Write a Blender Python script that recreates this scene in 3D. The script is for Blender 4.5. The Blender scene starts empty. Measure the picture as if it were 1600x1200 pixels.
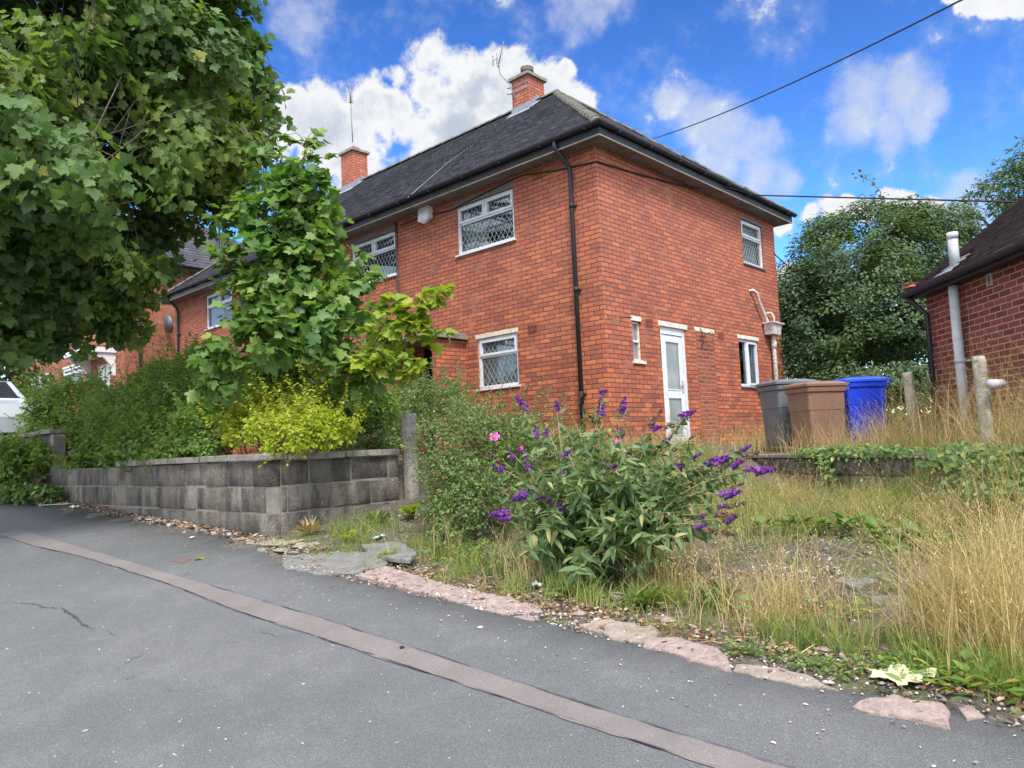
import bpy, bmesh, math, random
import numpy as np
from math import sin, cos, tan, pi, radians, hypot, sqrt, atan2
from mathutils import Vector, Matrix
random.seed(7); RNG = np.random.default_rng(11)
scene = bpy.context.scene; COL = scene.collection

# ------------------------------------------------------------ camera
F_PX, PITCH, ROLL, YAW = 1176.5, .08435, -.04381, -.74562      # for a 1600x1200 picture
CAM = np.array([0, 0, 1.55])
def cam_axes():
    fwd = np.array([sin(YAW)*cos(PITCH), cos(YAW)*cos(PITCH), sin(PITCH)])
    right = np.array([cos(YAW), -sin(YAW), 0.]); up = np.cross(right, fwd)
    return cos(ROLL)*right+sin(ROLL)*up, -sin(ROLL)*right+cos(ROLL)*up, fwd
CR, CU, CF = cam_axes()
cam = bpy.data.objects.new('camera', bpy.data.cameras.new('camera')); COL.objects.link(cam)
cam.matrix_world = Matrix(((CR[0], CU[0], -CF[0], CAM[0]), (CR[1], CU[1], -CF[1], CAM[1]), (CR[2], CU[2], -CF[2], CAM[2]), (0, 0, 0, 1)))
cam.data.sensor_width = 36; cam.data.lens = 36*F_PX/1600; cam.data.clip_end = 2000; cam.data.clip_start = .05
scene.camera = cam
scene.render.resolution_x = 1024; scene.render.resolution_y = 768

def ray(px, py):
    return CR*(px-800)/F_PX-CU*(py-600)/F_PX+CF
def P(px, py, D):                                   # a point D metres (horizontal) from the viewer
    d = ray(px, py); return CAM+d*D/hypot(d[0], d[1])
def on_plane(px, py, p0, n):
    d = ray(px, py); n = np.array(n, float); return CAM+d*((np.array(p0)-CAM)@n)/(d@n)

# ------------------------------------------------------------ world: Nishita sky with cumulus
SUN_EL, SUN_AZ = radians(54), radians(126)          # azimuth from +Y towards +X
scene.view_settings.view_transform = 'Standard'; scene.view_settings.look = 'None'
scene.view_settings.exposure = 1.2; scene.view_settings.gamma = 1
world = bpy.data.worlds.new('World'); scene.world = world; world.use_nodes = True
nt = world.node_tree; nt.nodes.clear()
class N:
    """small node-building helper"""
    def __init__(s, tree): s.t = tree
    def n(s, typ, **kw):
        nd = s.t.nodes.new(typ)
        for k, v in kw.items(): setattr(nd, k, v)
        return nd
    def link(s, a, b): s.t.links.new(a, b)
    def put(s, sock, v):
        if isinstance(v, bpy.types.NodeSocket): s.t.links.new(v, sock)
        elif v is not None: sock.default_value = v
    def m(s, op, a, b=None, c=None, clamp=False):
        nd = s.n('ShaderNodeMath', operation=op, use_clamp=clamp)
        s.put(nd.inputs[0], a); s.put(nd.inputs[1], b); s.put(nd.inputs[2], c); return nd.outputs[0]
    def vm(s, op, a, b=None):
        nd = s.n('ShaderNodeVectorMath', operation=op); s.put(nd.inputs[0], a)
        if b is not None: s.put(nd.inputs[1], b)
        return nd.outputs['Value'] if op in ('DOT_PRODUCT', 'LENGTH') else nd.outputs[0]
    def mr(s, v, a, b, c=0., d=1., smooth=False):
        nd = s.n('ShaderNodeMapRange'); nd.interpolation_type = 'SMOOTHSTEP' if smooth else 'LINEAR'
        for i, x in enumerate((v, a, b, c, d)): s.put(nd.inputs[i], x)
        return nd.outputs[0]
    def noise(s, vec, scale, detail=4., rough=.5, out='Fac', dist=0.):
        nd = s.n('ShaderNodeTexNoise'); s.put(nd.inputs['Vector'], vec); s.put(nd.inputs['Scale'], scale)
        s.put(nd.inputs['Detail'], detail); s.put(nd.inputs['Roughness'], rough); s.put(nd.inputs['Distortion'], dist)
        return nd.outputs[out]
    def mix(s, f, a, b, blend='MIX'):
        nd = s.n('ShaderNodeMix', data_type='RGBA', blend_type=blend)
        s.put(nd.inputs[0], f); s.put(nd.inputs[6], a if not isinstance(a, tuple) else rgba(a)); s.put(nd.inputs[7], b if not isinstance(b, tuple) else rgba(b))
        return nd.outputs[2]
    def ramp(s, f, stops, interp='LINEAR'):
        nd = s.n('ShaderNodeValToRGB'); cr = nd.color_ramp; cr.interpolation = interp
        while len(cr.elements) < len(stops): cr.elements.new(.5)
        for e, (p, c) in zip(cr.elements, stops): e.position = p; e.color = rgba(c)
        s.put(nd.inputs[0], f); return nd.outputs[0]
def rgba(c):
    if isinstance(c, (int, float)): return (c, c, c, 1)
    return (c[0], c[1], c[2], 1) if len(c) == 3 else tuple(c)

k = N(nt)
sky = k.n('ShaderNodeTexSky'); sky.sky_type = 'NISHITA'; sky.sun_disc = False
sky.sun_elevation = SUN_EL; sky.sun_rotation = SUN_AZ; sky.air_density = 1.25; sky.dust_density = .25; sky.ozone_density = 3.2
tc = k.n('ShaderNodeTexCoord'); dirv = k.vm('NORMALIZE', tc.outputs['Generated'])
warp = k.noise(dirv, 9., 5., .6, 'Color'); wv = k.vm('SUBTRACT', warp, (.5, .5, .5))
sc = k.n('ShaderNodeVectorMath', operation='SCALE'); k.put(sc.inputs[0], wv); sc.inputs[3].default_value = .055
dw = k.vm('NORMALIZE', k.vm('ADD', dirv, sc.outputs[0]))
SOLID = [(520,195,72),(600,185,80),(690,140,88),(735,128,75),(790,150,85),(855,155,72),(895,160,42),(560,235,80),(690,220,110),(470,178,42),(625,120,32),(400,210,60),(800,230,90),(885,110,26),
         (1300,332,30),(1270,338,20),(1345,334,24),(1395,324,30),(1440,330,26),(1320,318,18),(1225,352,22),(1205,345,14),(1230,430,30),(1240,460,36),(1525,8,26),(1560,18,26),(1600,-2,34),(1540,-30,44),(1500,-8,18),(1585,-50,60)]
THIN = [(1090,185,52),(1135,205,56),(1185,225,52),(1120,255,50),(1190,275,50),(1225,290,32),(1345,140,50),(1410,140,52),(1455,150,30),(1340,190,46),(1385,205,34),(905,6,50),(950,-5,50),(1050,160,34),(1430,190,30),(1500,330,60),(470,20,60)]
def blobs(lst, d):
    acc = None
    for (x, y, r) in lst:
        c = ray(x, y); c = c/np.linalg.norm(c); cr_ = cos(r/F_PX)
        v = k.mr(k.vm('DOT_PRODUCT', d, tuple(c)), cr_, 1., 0., 1.)
        acc = v if acc is None else k.m('MAXIMUM', acc, v)
    return acc
fb = k.m('ADD', k.m('MULTIPLY', k.noise(dirv, 11., 9., .6), .7), k.m('MULTIPLY', k.noise(dirv, 38., 7., .6), .3))
fb2 = k.noise(dirv, 30., 6., .6)
sb = k.m('ADD', blobs(SOLID, dw), k.m('MULTIPLY', k.m('SUBTRACT', fb, .53), 3.6))
a1 = k.mr(sb, .04, .50, 0., 1., True)
tb = k.m('ADD', blobs(THIN, dw), k.m('MULTIPLY', k.m('SUBTRACT', fb, .52), 4.2))
a2 = k.m('MULTIPLY', k.mr(tb, -.25, 1.2, 0., 1., True), .78)
# unseen cloud cover added outside the view, extra bright as ambient fill
gen = k.mr(k.noise(dirv, 2.6, 7., .6), .36, .56, .25, .95, True)
away = k.mr(k.vm('DOT_PRODUCT', dirv, tuple(CF)), .55, .76, 1., 0., True)
a3 = k.m('MULTIPLY', gen, away)
alpha = k.m('MAXIMUM', k.m('MAXIMUM', a1, a2), a3)
body = k.noise(dw, 6., 5., .55)
thick = k.m('MULTIPLY', k.mr(sb, .55, 1.15, 0., 1., True), k.mr(body, .35, .6, .35, 1.))
rightness = k.mr(k.vm('DOT_PRODUCT', dirv, tuple(CR)), -.02, .1, 1., .25, True)
shade = k.m('MULTIPLY', thick, rightness)
ccol = k.mix(shade, (1.04, 1.05, 1.07), (.58, .65, .78))
ccol = k.mix(k.mr(fb2, .35, .7, 0., .25), ccol, (.72, .78, .9))
thincol = k.mix(k.m('SUBTRACT', 1., k.m('MAXIMUM', a1, a3)), ccol, (.74, .80, .94))
bg = k.n('ShaderNodeBackground'); k.put(bg.inputs[1], .115)
gm = k.n('ShaderNodeGamma'); k.link(sky.outputs[0], gm.inputs[0]); gm.inputs[1].default_value = 1.9; tint = k.mix(1., gm.outputs[0], (.175, .215, .245), 'MULTIPLY')
bg2 = k.n('ShaderNodeBackground'); k.put(bg2.inputs[0], thincol); k.put(bg2.inputs[1], k.m('ADD', .40, k.m('MULTIPLY', a3, .75)))  # extra strength where the added off-view fill cloud lies
k.link(tint, bg.inputs[0])
mx = k.n('ShaderNodeMixShader'); k.put(mx.inputs[0], alpha); k.link(bg.outputs[0], mx.inputs[1]); k.link(bg2.outputs[0], mx.inputs[2])
wo = k.n('ShaderNodeOutputWorld'); k.link(mx.outputs[0], wo.inputs[0])

# sun, softened by thin cloud
sl = bpy.data.lights.new('sun', 'SUN'); sl.energy = 2.2; sl.angle = radians(16); sl.color = (1, .95, .87)
sun = bpy.data.objects.new('sun', sl); COL.objects.link(sun)
sd = Vector((sin(SUN_AZ)*cos(SUN_EL), cos(SUN_AZ)*cos(SUN_EL), sin(SUN_EL)))
sun.rotation_euler = sd.to_track_quat('Z', 'Y').to_euler(); sun.location = (0, 0, 40)

# ------------------------------------------------------------ mesh helpers
class MB:
    def __init__(s): s.v = []; s.f = []; s.sm = []
    def add(s, vs, fs, smooth=False):
        o = len(s.v); s.v += [tuple(map(float, v)) for v in vs]; s.f += [tuple(i+o for i in f) for f in fs]; s.sm += [smooth]*len(fs)
    def box(s, x0, x1, y0, y1, z0, z1):
        s.add([(x, y, z) for z in (z0, z1) for y in (y0, y1) for x in (x0, x1)],
              [(0, 2, 3, 1), (4, 5, 7, 6), (0, 1, 5, 4), (2, 6, 7, 3), (0, 4, 6, 2), (1, 3, 7, 5)])
    def bevbox(s, x0, x1, y0, y1, z0, z1, b=.01):
        bm = bmesh.new(); bmesh.ops.create_cube(bm, size=1)
        for v in bm.verts: v.co = Vector(((x0+x1)/2+v.co.x*(x1-x0), (y0+y1)/2+v.co.y*(y1-y0), (z0+z1)/2+v.co.z*(z1-z0)))
        bmesh.ops.bevel(bm, geom=bm.edges[:], offset=b, segments=2, affect='EDGES', profile=.7)
        s.bm(bm)
    def bm(s, bm, smooth=False):
        bm.verts.index_update(); s.add([v.co[:] for v in bm.verts], [[v.index for v in f.verts] for f in bm.faces], smooth); bm.free()
    def quad(s, a, b, c, d): s.add([a, b, c, d], [(0, 1, 2, 3)])
    def tube(s, pts, rad, seg=8, cap=True, smooth=True):
        pts = [Vector(p) for p in pts]; n = len(pts)
        if not hasattr(rad, '__len__'): rad = [rad]*n
        o = len(s.v); up = None
        for i, p in enumerate(pts):
            t = (pts[min(i+1, n-1)]-pts[max(i-1, 0)]).normalized()
            if up is None: up = t.orthogonal().normalized()
            up = (up-t*up.dot(t)).normalized(); w = t.cross(up)
            for j in range(seg):
                a = 2*pi*j/seg; s.v.append(tuple(p+(up*cos(a)+w*sin(a))*rad[i]))
        for i in range(n-1):
            for j in range(seg):
                s.f.append((o+i*seg+j, o+i*seg+(j+1) % seg, o+(i+1)*seg+(j+1) % seg, o+(i+1)*seg+j)); s.sm.append(smooth)
        if cap:
            s.f.append(tuple(o+j for j in reversed(range(seg)))); s.sm.append(False)
            s.f.append(tuple(o+(n-1)*seg+j for j in range(seg))); s.sm.append(False)
    def build(s, name, mat, parent=None):
        me = bpy.data.meshes.new(name); me.from_pydata(s.v, [], s.f); me.validate()
        if len(me.polygons) == len(s.sm): me.polygons.foreach_set('use_smooth', s.sm)
        me.materials.append(mat); me.update()
        o = bpy.data.objects.new(name, me); COL.objects.link(o); o.parent = parent; return o
def box(name, mat, parent, *a, bev=None):
    m = MB()
    if bev: m.bevbox(*a, b=bev)
    else: m.box(*a)
    return m.build(name, mat, parent)
def tube(name, mat, parent, pts, rad, seg=8):
    m = MB(); m.tube(pts, rad, seg); return m.build(name, mat, parent)
def thing(name, label, cat, loc=(0, 0, 0), rz=0, group=None):
    o = bpy.data.objects.new(name, None); COL.objects.link(o); o.location = loc; o.rotation_euler = (0, 0, rz)
    o.empty_display_size = .2
    return tag(o, label, cat, group)
def tag(o, label, cat=None, group=None, kind=None):
    if label: o['label'] = label
    if cat: o['category'] = cat
    if group: o['group'] = group
    if kind: o['kind'] = kind
    return o
def np_mesh(name, V, Fc, mat, parent=None, tint=None, smooth=False):
    """V (n,3); Fc (m,k) faces all of k corners"""
    me = bpy.data.meshes.new(name); n, m, kk = len(V), len(Fc), Fc.shape[1]
    me.vertices.add(n); me.vertices.foreach_set('co', np.ascontiguousarray(V, dtype=np.float32).ravel())
    me.loops.add(m*kk); me.loops.foreach_set('vertex_index', Fc.astype(np.int32).ravel())
    me.polygons.add(m); me.polygons.foreach_set('loop_start', np.arange(0, m*kk, kk, dtype=np.int32))
    if smooth: me.polygons.foreach_set('use_smooth', np.ones(m, dtype=bool))
    if tint is not None:
        at = me.attributes.new('tint', 'FLOAT', 'POINT'); at.data.foreach_set('value', tint.astype(np.float32))
    me.materials.append(mat); me.update(calc_edges=True)
    o = bpy.data.objects.new(name, me); COL.objects.link(o); o.parent = parent; return o

# leaf templates: (side, along, lift) + triangles
def fan(outline, lift=.22):
    pts = [(0., .42, 0.)]+[(x, y, lift*abs(x)-.10*y*y) for x, y in outline]
    n = len(outline); tr = [(0, i+1, (i+1) % n+1) for i in range(n)]
    return np.array(pts), np.array(tr)
half = [(.05, 0), (.25, -.05), (.29, .07), (.50, .14), (.40, .28), (.55, .44), (.50, .60), (.29, .55), (.25, .72), (.11, .84)]
MAPLE = fan([(0, .02)]+half+[(0, 1.0)]+[(-x, y) for x, y in reversed(half)])
OVAL = (np.array([(0, 0, 0), (.26, .3, .06), (.24, .65, .05), (0, 1, -.05), (-.24, .65, .05), (-.26, .3, .06), (0, .5, -.02)]), np.array([(6, 0, 1), (6, 1, 2), (6, 2, 3), (6, 3, 4), (6, 4, 5), (6, 5, 0)]))
LANCE = (np.array([(0, 0, 0), (.13, .25, .04), (.10, .6, .0), (0, 1, -.16), (-.10, .6, .0), (-.13, .25, .04), (0, .45, -.03)]), np.array([(6, 0, 1), (6, 1, 2), (6, 2, 3), (6, 3, 4), (6, 4, 5), (6, 5, 0)]))
def norm(a): return a/np.maximum(np.linalg.norm(a, axis=1, keepdims=True), 1e-9)
def leaves(name, pos, nrm, along, size, tpl, mat, parent=None, tint=None):
    T, Tr = tpl; n = len(pos)
    nrm = norm(nrm); along = norm(along-nrm*np.sum(along*nrm, 1, keepdims=True)); side = np.cross(along, nrm)
    size = np.asarray(size).reshape(-1, 1, 1)
    V = pos[:, None, :]+size*(T[None, :, 0:1]*side[:, None, :]+T[None, :, 1:2]*along[:, None, :]+T[None, :, 2:3]*nrm[:, None, :])
    Fc = (Tr[None]+(np.arange(n)*len(T))[:, None, None]).reshape(-1, 3)
    if tint is None: tint = RNG.random(n)
    return np_mesh(name, V.reshape(-1, 3), Fc, mat, parent, np.repeat(tint, len(T)))
def rnd_dir(n):
    return norm(RNG.normal(size=(n, 3)))
def hash_noise(p, s, seed=0):
    """cheap smooth 3D value noise"""
    q = p*s+seed*17.3; i = np.floor(q).astype(np.int64); f = q-i; f = f*f*(3-2*f)
    def h(a, b, c):
        x = (a*374761393+b*668265263+c*2147483647+seed*974711) & 0xffffffff
        x = ((x ^ (x >> 13))*1274126177) & 0xffffffff; return ((x ^ (x >> 16)) & 0xffff)/65535.
    r = 0
    for dx in (0, 1):
        for dy in (0, 1):
            for dz in (0, 1):
                w = (f[:, 0] if dx else 1-f[:, 0])*(f[:, 1] if dy else 1-f[:, 1])*(f[:, 2] if dz else 1-f[:, 2])
                r = r+w*h(i[:, 0]+dx, i[:, 1]+dy, i[:, 2]+dz)
    return r
def blades(name, pos, h, w, bend, bdir, mat, parent=None, tint=None, twist=None, ts=(0, .35, .7, 1.), tip=.12, tags=None):
    n = len(pos); ts = np.array(ts); K = len(ts)
    a = RNG.random(n)*2*pi if twist is None else twist
    side = np.stack([np.cos(a), np.sin(a), np.zeros(n)], 1)
    c = pos[:, None, :]+np.stack([np.zeros((n, K)), np.zeros((n, K)), h[:, None]*(ts-.35*(bend[:, None])*ts**2)], 2)+bdir[:, None, :]*(h*bend)[:, None, None]*(ts**2)[None, :, None]
    ww = w[:, None]*(1-(1-tip)*ts)[None]
    L = c-side[:, None, :]*ww[..., None]/2; R_ = c+side[:, None, :]*ww[..., None]/2
    V = np.stack([L, R_], 2).reshape(-1, 3)
    base = (np.arange(n)*2*K)[:, None]
    q = np.array([[2*i, 2*i+1, 2*i+3, 2*i+2] for i in range(K-1)])
    Fc = (base[:, :, None]+q[None]).reshape(-1, 4)
    if tint is None: tint = RNG.random(n)
    return np_mesh(name, V, Fc, mat, parent, np.repeat(tint, 2*K)), c

# ------------------------------------------------------------ materials
def newmat(name):
    m = bpy.data.materials.new(name); m.use_nodes = True; t = m.node_tree; t.nodes.clear(); q = N(t)
    b = q.n('ShaderNodeBsdfPrincipled'); o = q.n('ShaderNodeOutputMaterial'); q.link(b.outputs[0], o.inputs[0])
    return m, q, b, o
def simple(name, col, rough=.6, var=.12, scale=6., metal=0., bump=.0, bscale=60., dirt=None, dirtamt=.4, spec=None):
    m, q, b, o = newmat(name); tcn = q.n('ShaderNodeTexCoord').outputs['Object']
    c = q.mix(q.mr(q.noise(tcn, scale, 5., .6), .3, .7), tuple(max(0, x*(1-var)) for x in col), tuple(min(1, x*(1+var)) for x in col))
    if dirt: c = q.mix(q.mr(q.noise(tcn, scale*2.3, 6., .7), .48, .68, 0., dirtamt), c, dirt)
    q.put(b.inputs['Base Color'], c); b.inputs['Roughness'].default_value = rough; b.inputs['Metallic'].default_value = metal
    if spec is not None: b.inputs['Specular IOR Level'].default_value = spec
    if bump:
        bn = q.n('ShaderNodeBump'); bn.inputs['Strength'].default_value = bump; bn.inputs['Distance'].default_value = .01
        q.put(bn.inputs['Height'], q.noise(tcn, bscale, 5., .6)); q.link(bn.outputs[0], b.inputs['Normal'])
    return m
def leafmat(name, stops, trans=.3, rough=.5, big=2.5, bigcol=None, bigamt=.5):
    m, q, b, o = newmat(name)
    at = q.n('ShaderNodeAttribute', attribute_name='tint').outputs['Fac']
    c = q.ramp(at, stops)
    if bigcol:
        geo = q.n('ShaderNodeTexCoord').outputs['Object']
        c = q.mix(q.mr(q.noise(geo, big, 3., .5), .5, .68, 0., bigamt), c, bigcol)
    q.put(b.inputs['Base Color'], c); b.inputs['Roughness'].default_value = rough; b.inputs['Specular IOR Level'].default_value = .35
    tr = q.n('ShaderNodeBsdfTranslucent'); q.put(tr.inputs[0], q.mix(1., c, (1.35, 1.5, .6), 'MULTIPLY'))
    mx = q.n('ShaderNodeMixShader'); mx.inputs[0].default_value = trans
    q.link(b.outputs[0], mx.inputs[1]); q.link(tr.outputs[0], mx.inputs[2]); q.link(mx.outputs[0], o.inputs[0])
    return m
def brickmat(name, ramp, mortar, bw=.225, bh=.075, joint=.009, patch=None, header=False, bump=.5, fade=None, pale=None):
    m, q, b, o = newmat(name)
    t = q.n('ShaderNodeTexCoord'); ob = t.outputs['Object']; nr = t.outputs['Normal']
    sp = q.n('ShaderNodeSeparateXYZ'); q.link(ob, sp.inputs[0]); sn = q.n('ShaderNodeSeparateXYZ'); q.link(nr, sn.inputs[0])
    isx = q.m('GREATER_THAN', q.m('ABSOLUTE', sn.outputs[0]), q.m('ABSOLUTE', sn.outputs[1]))
    u = q.m('ADD', q.m('MULTIPLY', isx, sp.outputs[1]), q.m('MULTIPLY', q.m('SUBTRACT', 1., isx), sp.outputs[0]))
    wob = q.m('MULTIPLY', q.m('SUBTRACT', q.noise(ob, 7., 3.), .5), .006)
    z = q.m('ADD', sp.outputs[2], wob)
    zr = q.m('DIVIDE', z, bh); row = q.m('FLOOR', zr)
    ur = q.m('ADD', q.m('DIVIDE', q.m('ADD', u, wob), bw), q.m('MULTIPLY', q.m('FLOORED_MODULO', row, 2.), .5))
    colm = q.m('FLOOR', ur); fu = q.m('MULTIPLY', q.m('FRACT', ur), bw); fz = q.m('MULTIPLY', q.m('FRACT', zr), bh)
    du = q.m('MINIMUM', fu, q.m('SUBTRACT', bw, fu)); dz = q.m('MINIMUM', fz, q.m('SUBTRACT', bh, fz))
    d = q.m('ADD', q.m('MINIMUM', du, dz), q.m('MULTIPLY', q.m('SUBTRACT', q.noise(ob, 55., 3.), .5), .006))
    mort = q.mr(d, joint*.5, joint*.5+.003, 1., 0.)
    cx = q.n('ShaderNodeCombineXYZ'); q.link(colm, cx.inputs[0]); q.link(row, cx.inputs[1]); q.link(isx, cx.inputs[2])
    wn = q.n('ShaderNodeTexWhiteNoise', noise_dimensions='3D'); q.link(cx.outputs[0], wn.inputs[0])
    big = q.noise(ob, .9, 4., .6)
    val = q.m('ADD', q.m('MULTIPLY', wn.outputs['Value'], .72), q.m('MULTIPLY', q.mr(big, .3, .7), .28))
    bc = q.ramp(val, ramp)
    bc = q.mix(q.mr(q.noise(ob, 40., 5., .65), .35, .75, 0., .35), bc, tuple(x*.6 for x in ramp[0][1]))
    if patch:                                        # scattered sooty bricks
        bc = q.mix(q.m('MULTIPLY', q.m('GREATER_THAN', wn.outputs['Value'], .92), .6), bc, patch)
    stv = q.n('ShaderNodeVectorMath', operation='MULTIPLY'); q.link(ob, stv.inputs[0]); stv.inputs[1].default_value = (2.6, 2.6, .28)
    bc = q.mix(q.mr(q.noise(stv.outputs[0], 1.5, 5., .7), .50, .72, 0., .38), bc, tuple(x*.55 for x in ramp[1][1]))   # rain streaks
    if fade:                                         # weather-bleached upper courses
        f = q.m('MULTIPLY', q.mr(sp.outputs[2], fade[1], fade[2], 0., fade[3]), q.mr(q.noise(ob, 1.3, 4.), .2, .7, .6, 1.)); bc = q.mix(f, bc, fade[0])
    mc = q.mix(q.mr(q.noise(ob, 3., 5., .6), .56, .66), mortar[0], mortar[1])
    c = q.mix(mort, bc, mc)
    if pale:
        c = q.mix(q.m('MULTIPLY', q.mr(q.noise(ob, 18., 6., .75), .64, .72), pale[1]), c, pale[0])
    q.put(b.inputs['Base Color'], c); b.inputs['Roughness'].default_value = .85; b.inputs['Specular IOR Level'].default_value = .25
    bn = q.n('ShaderNodeBump'); bn.inputs['Strength'].default_value = bump; bn.inputs['Distance'].default_value = .012
    hgt = q.m('ADD', q.m('MULTIPLY', q.m('SUBTRACT', 1., mort), .8), q.m('ADD', q.m('MULTIPLY', q.noise(ob, 90., 4.), .35), q.m('MULTIPLY', wn.outputs['Value'], .3)))
    q.put(bn.inputs['Height'], hgt); q.link(bn.outputs[0], b.inputs['Normal'])
    return m
M = {}
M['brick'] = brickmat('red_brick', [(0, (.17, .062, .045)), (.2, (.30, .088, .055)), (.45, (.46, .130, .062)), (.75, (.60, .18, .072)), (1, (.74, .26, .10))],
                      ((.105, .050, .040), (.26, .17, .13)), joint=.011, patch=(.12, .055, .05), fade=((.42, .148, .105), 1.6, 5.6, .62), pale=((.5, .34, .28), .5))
M['brick_patch'] = brickmat('infill_brick', [(0, (.18, .05, .035)), (.5, (.34, .09, .05)), (1, (.42, .13, .07))], ((.32, .20, .13), (.40, .28, .2)), joint=.012, patch=(.13, .05, .05))
M['brick_dark'] = brickmat('brown_brick', [(0, (.12, .040, .036)), (.5, (.21, .064, .052)), (1, (.29, .10, .075))], ((.42, .23, .18), (.34, .2, .16)), joint=.012, patch=(.11, .055, .055))
M['brick_far'] = brickmat('weathered_brick', [(0, (.20, .07, .045)), (.5, (.34, .11, .06)), (1, (.44, .16, .09))], ((.2, .12, .09), (.34, .25, .2)), joint=.009)
M['upvc'] = simple('white_frame', (.66, .69, .74), .4, .06, 3., dirt=(.42, .41, .36), dirtamt=.45)
M['oldpaint'] = simple('flaking_cream_paint', (.70, .66, .56), .7, .12, 14., bump=.4, dirt=(.25, .17, .12), dirtamt=.8)
M['grey_lintel'] = simple('grey_lintel', (.17, .15, .155), .8, .15, 9., bump=.3)
M['lead'] = simple('lead_strip', (.36, .38, .40), .45, .1)
M['black_plastic'] = simple('black_plastic', (.016, .018, .026), .55, .2, 5.)
M['soffit'] = simple('grey_soffit', (.20, .18, .17), .8, .2, 3., dirt=(.07, .065, .06), dirtamt=.7)
M['fascia_trim'] = simple('pale_trim', (.36, .33, .27), .7, .2, 5., dirt=(.12, .13, .08), dirtamt=.6)
M['dark_wood'] = simple('dark_paint', (.012, .012, .014), .4, .3)
M['alarm'] = simple('white_alarm_plastic', (.72, .72, .74), .4, .05, 6., dirt=(.35, .34, .3), dirtamt=.35)
M['terracotta'] = simple('terracotta', (.34, .12, .07), .8, .2, 10., bump=.3, dirt=(.1, .08, .07), dirtamt=.6)
M['flashing'] = simple('lead_flashing', (.20, .22, .26), .6, .2, 8., dirt=(.36, .38, .40), dirtamt=.5)
M['galv'] = simple('galvanised_metal', (.16, .17, .19), .5, .2, 8., metal=.4)
M['cable'] = simple('black_cable', (.02, .018, .022), .6, .2)
M['pale_pipe'] = simple('pale_grey_pipe', (.46, .49, .52), .55, .08, 4., dirt=(.2, .19, .17), dirtamt=.5)
M['old_pipe'] = simple('peeling_white_pipe', (.60, .57, .53), .7, .15, 9., bump=.5, dirt=(.16, .08, .06), dirtamt=.85)
M['curtain'] = simple('net_curtain', (.62, .64, .60), .9, .2, 9.)
M['interior'] = simple('dark_interior', (.03, .03, .035), .9, .2)
M['airbrick'] = simple('terracotta_air_brick', (.22, .06, .035), .8, .15, 9.)
M['rubber'] = simple('rubber', (.02, .02, .02), .8, .2)
M['concrete_post'] = simple('weathered_concrete', (.33, .30, .25), .9, .3, 7., bump=.9, bscale=45., dirt=(.075, .07, .06), dirtamt=.75)
M['coping'] = simple('coping_stone', (.24, .22, .185), .92, .3, 5., bump=.9, bscale=50., dirt=(.055, .06, .05), dirtamt=.8)
M['slab'] = simple('concrete_slab', (.175, .17, .16), .92, .3, 8., bump=.9, bscale=70., dirt=(.10, .10, .08), dirtamt=.7)
M['pinkstone'] = simple('pink_kerb_stone', (.33, .25, .225), .95, .3, 16., bump=1., bscale=90., dirt=(.15, .12, .10), dirtamt=.8)
M['buffstone'] = simple('buff_kerb_stone', (.29, .24, .195), .95, .3, 12., bump=.9, bscale=80., dirt=(.13, .11, .09), dirtamt=.75)
M['soil'] = simple('dark_soil', (.055, .045, .035), .95, .4, 9., bump=.8, dirt=(.13, .11, .09), dirtamt=.5)
M['bark'] = simple('bark', (.075, .06, .05), .9, .3, 12., bump=.8, bscale=40.)
M['twig'] = simple('twig', (.12, .085, .05), .85, .3, 12.)
M['tan_twig'] = simple('dry_twig', (.30, .21, .12), .85, .3, 12.)
M['bin_brown'] = simple('brown_bin_plastic', (.205, .115, .082), .5, .07, 3., bump=.15, dirt=(.26, .17, .13), dirtamt=.35)
M['bin_grey'] = simple('grey_bin_plastic', (.115, .125, .14), .5, .1, 3., bump=.1, dirt=(.2, .21, .22), dirtamt=.4)
M['bin_blue'] = simple('blue_bin_plastic', (.012, .055, .62), .42, .06, 3., bump=.1, spec=.4)
M['bin_blue_lid'] = simple('blue_lid_plastic', (.02, .085, .70), .42, .06, 3., spec=.4)
M['car'] = simple('white_car_paint', (.72, .75, .8), .18, .02)
M['white_litter'] = simple('white_litter', (.7, .68, .66), .6, .2, 30.)
M['blue_litter'] = simple('pale_blue_litter', (.42, .62, .72), .5, .2, 30.)
M['pink_litter'] = simple('pink_litter', (.72, .42, .42), .6, .3, 40.)
M['cream_litter'] = simple('cream_litter', (.60, .55, .36), .8, .25, 25., dirt=(.25, .32, .14), dirtamt=.6)
# glass
m, q, b, o = newmat('window_glass')
gl = q.n('ShaderNodeBsdfGlossy'); gl.inputs['Roughness'].default_value = .03; gl.inputs[0].default_value = (.6, .66, .75, 1)
tr = q.n('ShaderNodeBsdfTransparent'); tr.inputs[0].default_value = (.80, .84, .83, 1)
fr = q.n('ShaderNodeFresnel'); fr.inputs[0].default_value = 1.45
mx = q.n('ShaderNodeMixShader'); q.put(mx.inputs[0], q.m('ADD', q.m('MULTIPLY', fr.outputs[0], .5), .0)); q.link(tr.outputs[0], mx.inputs[1]); q.link(gl.outputs[0], mx.inputs[2]); q.link(mx.outputs[0], o.inputs[0])
M['glass'] = m
m, q, b, o = newmat('obscured_glass'); tcn = q.n('ShaderNodeTexCoord').outputs['Object']
q.put(b.inputs['Base Color'], q.mix(q.mr(q.noise(tcn, 2., 3.), .3, .7), (.14, .16, .155), (.27, .30, .29))); b.inputs['Roughness'].default_value = .12
bn = q.n('ShaderNodeBump'); bn.inputs['Strength'].default_value = .15; bn.inputs['Distance'].default_value = .01; q.put(bn.inputs['Height'], q.noise(tcn, 60., 2.)); q.link(bn.outputs[0], b.inputs['Normal'])
M['frosted'] = m
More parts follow.
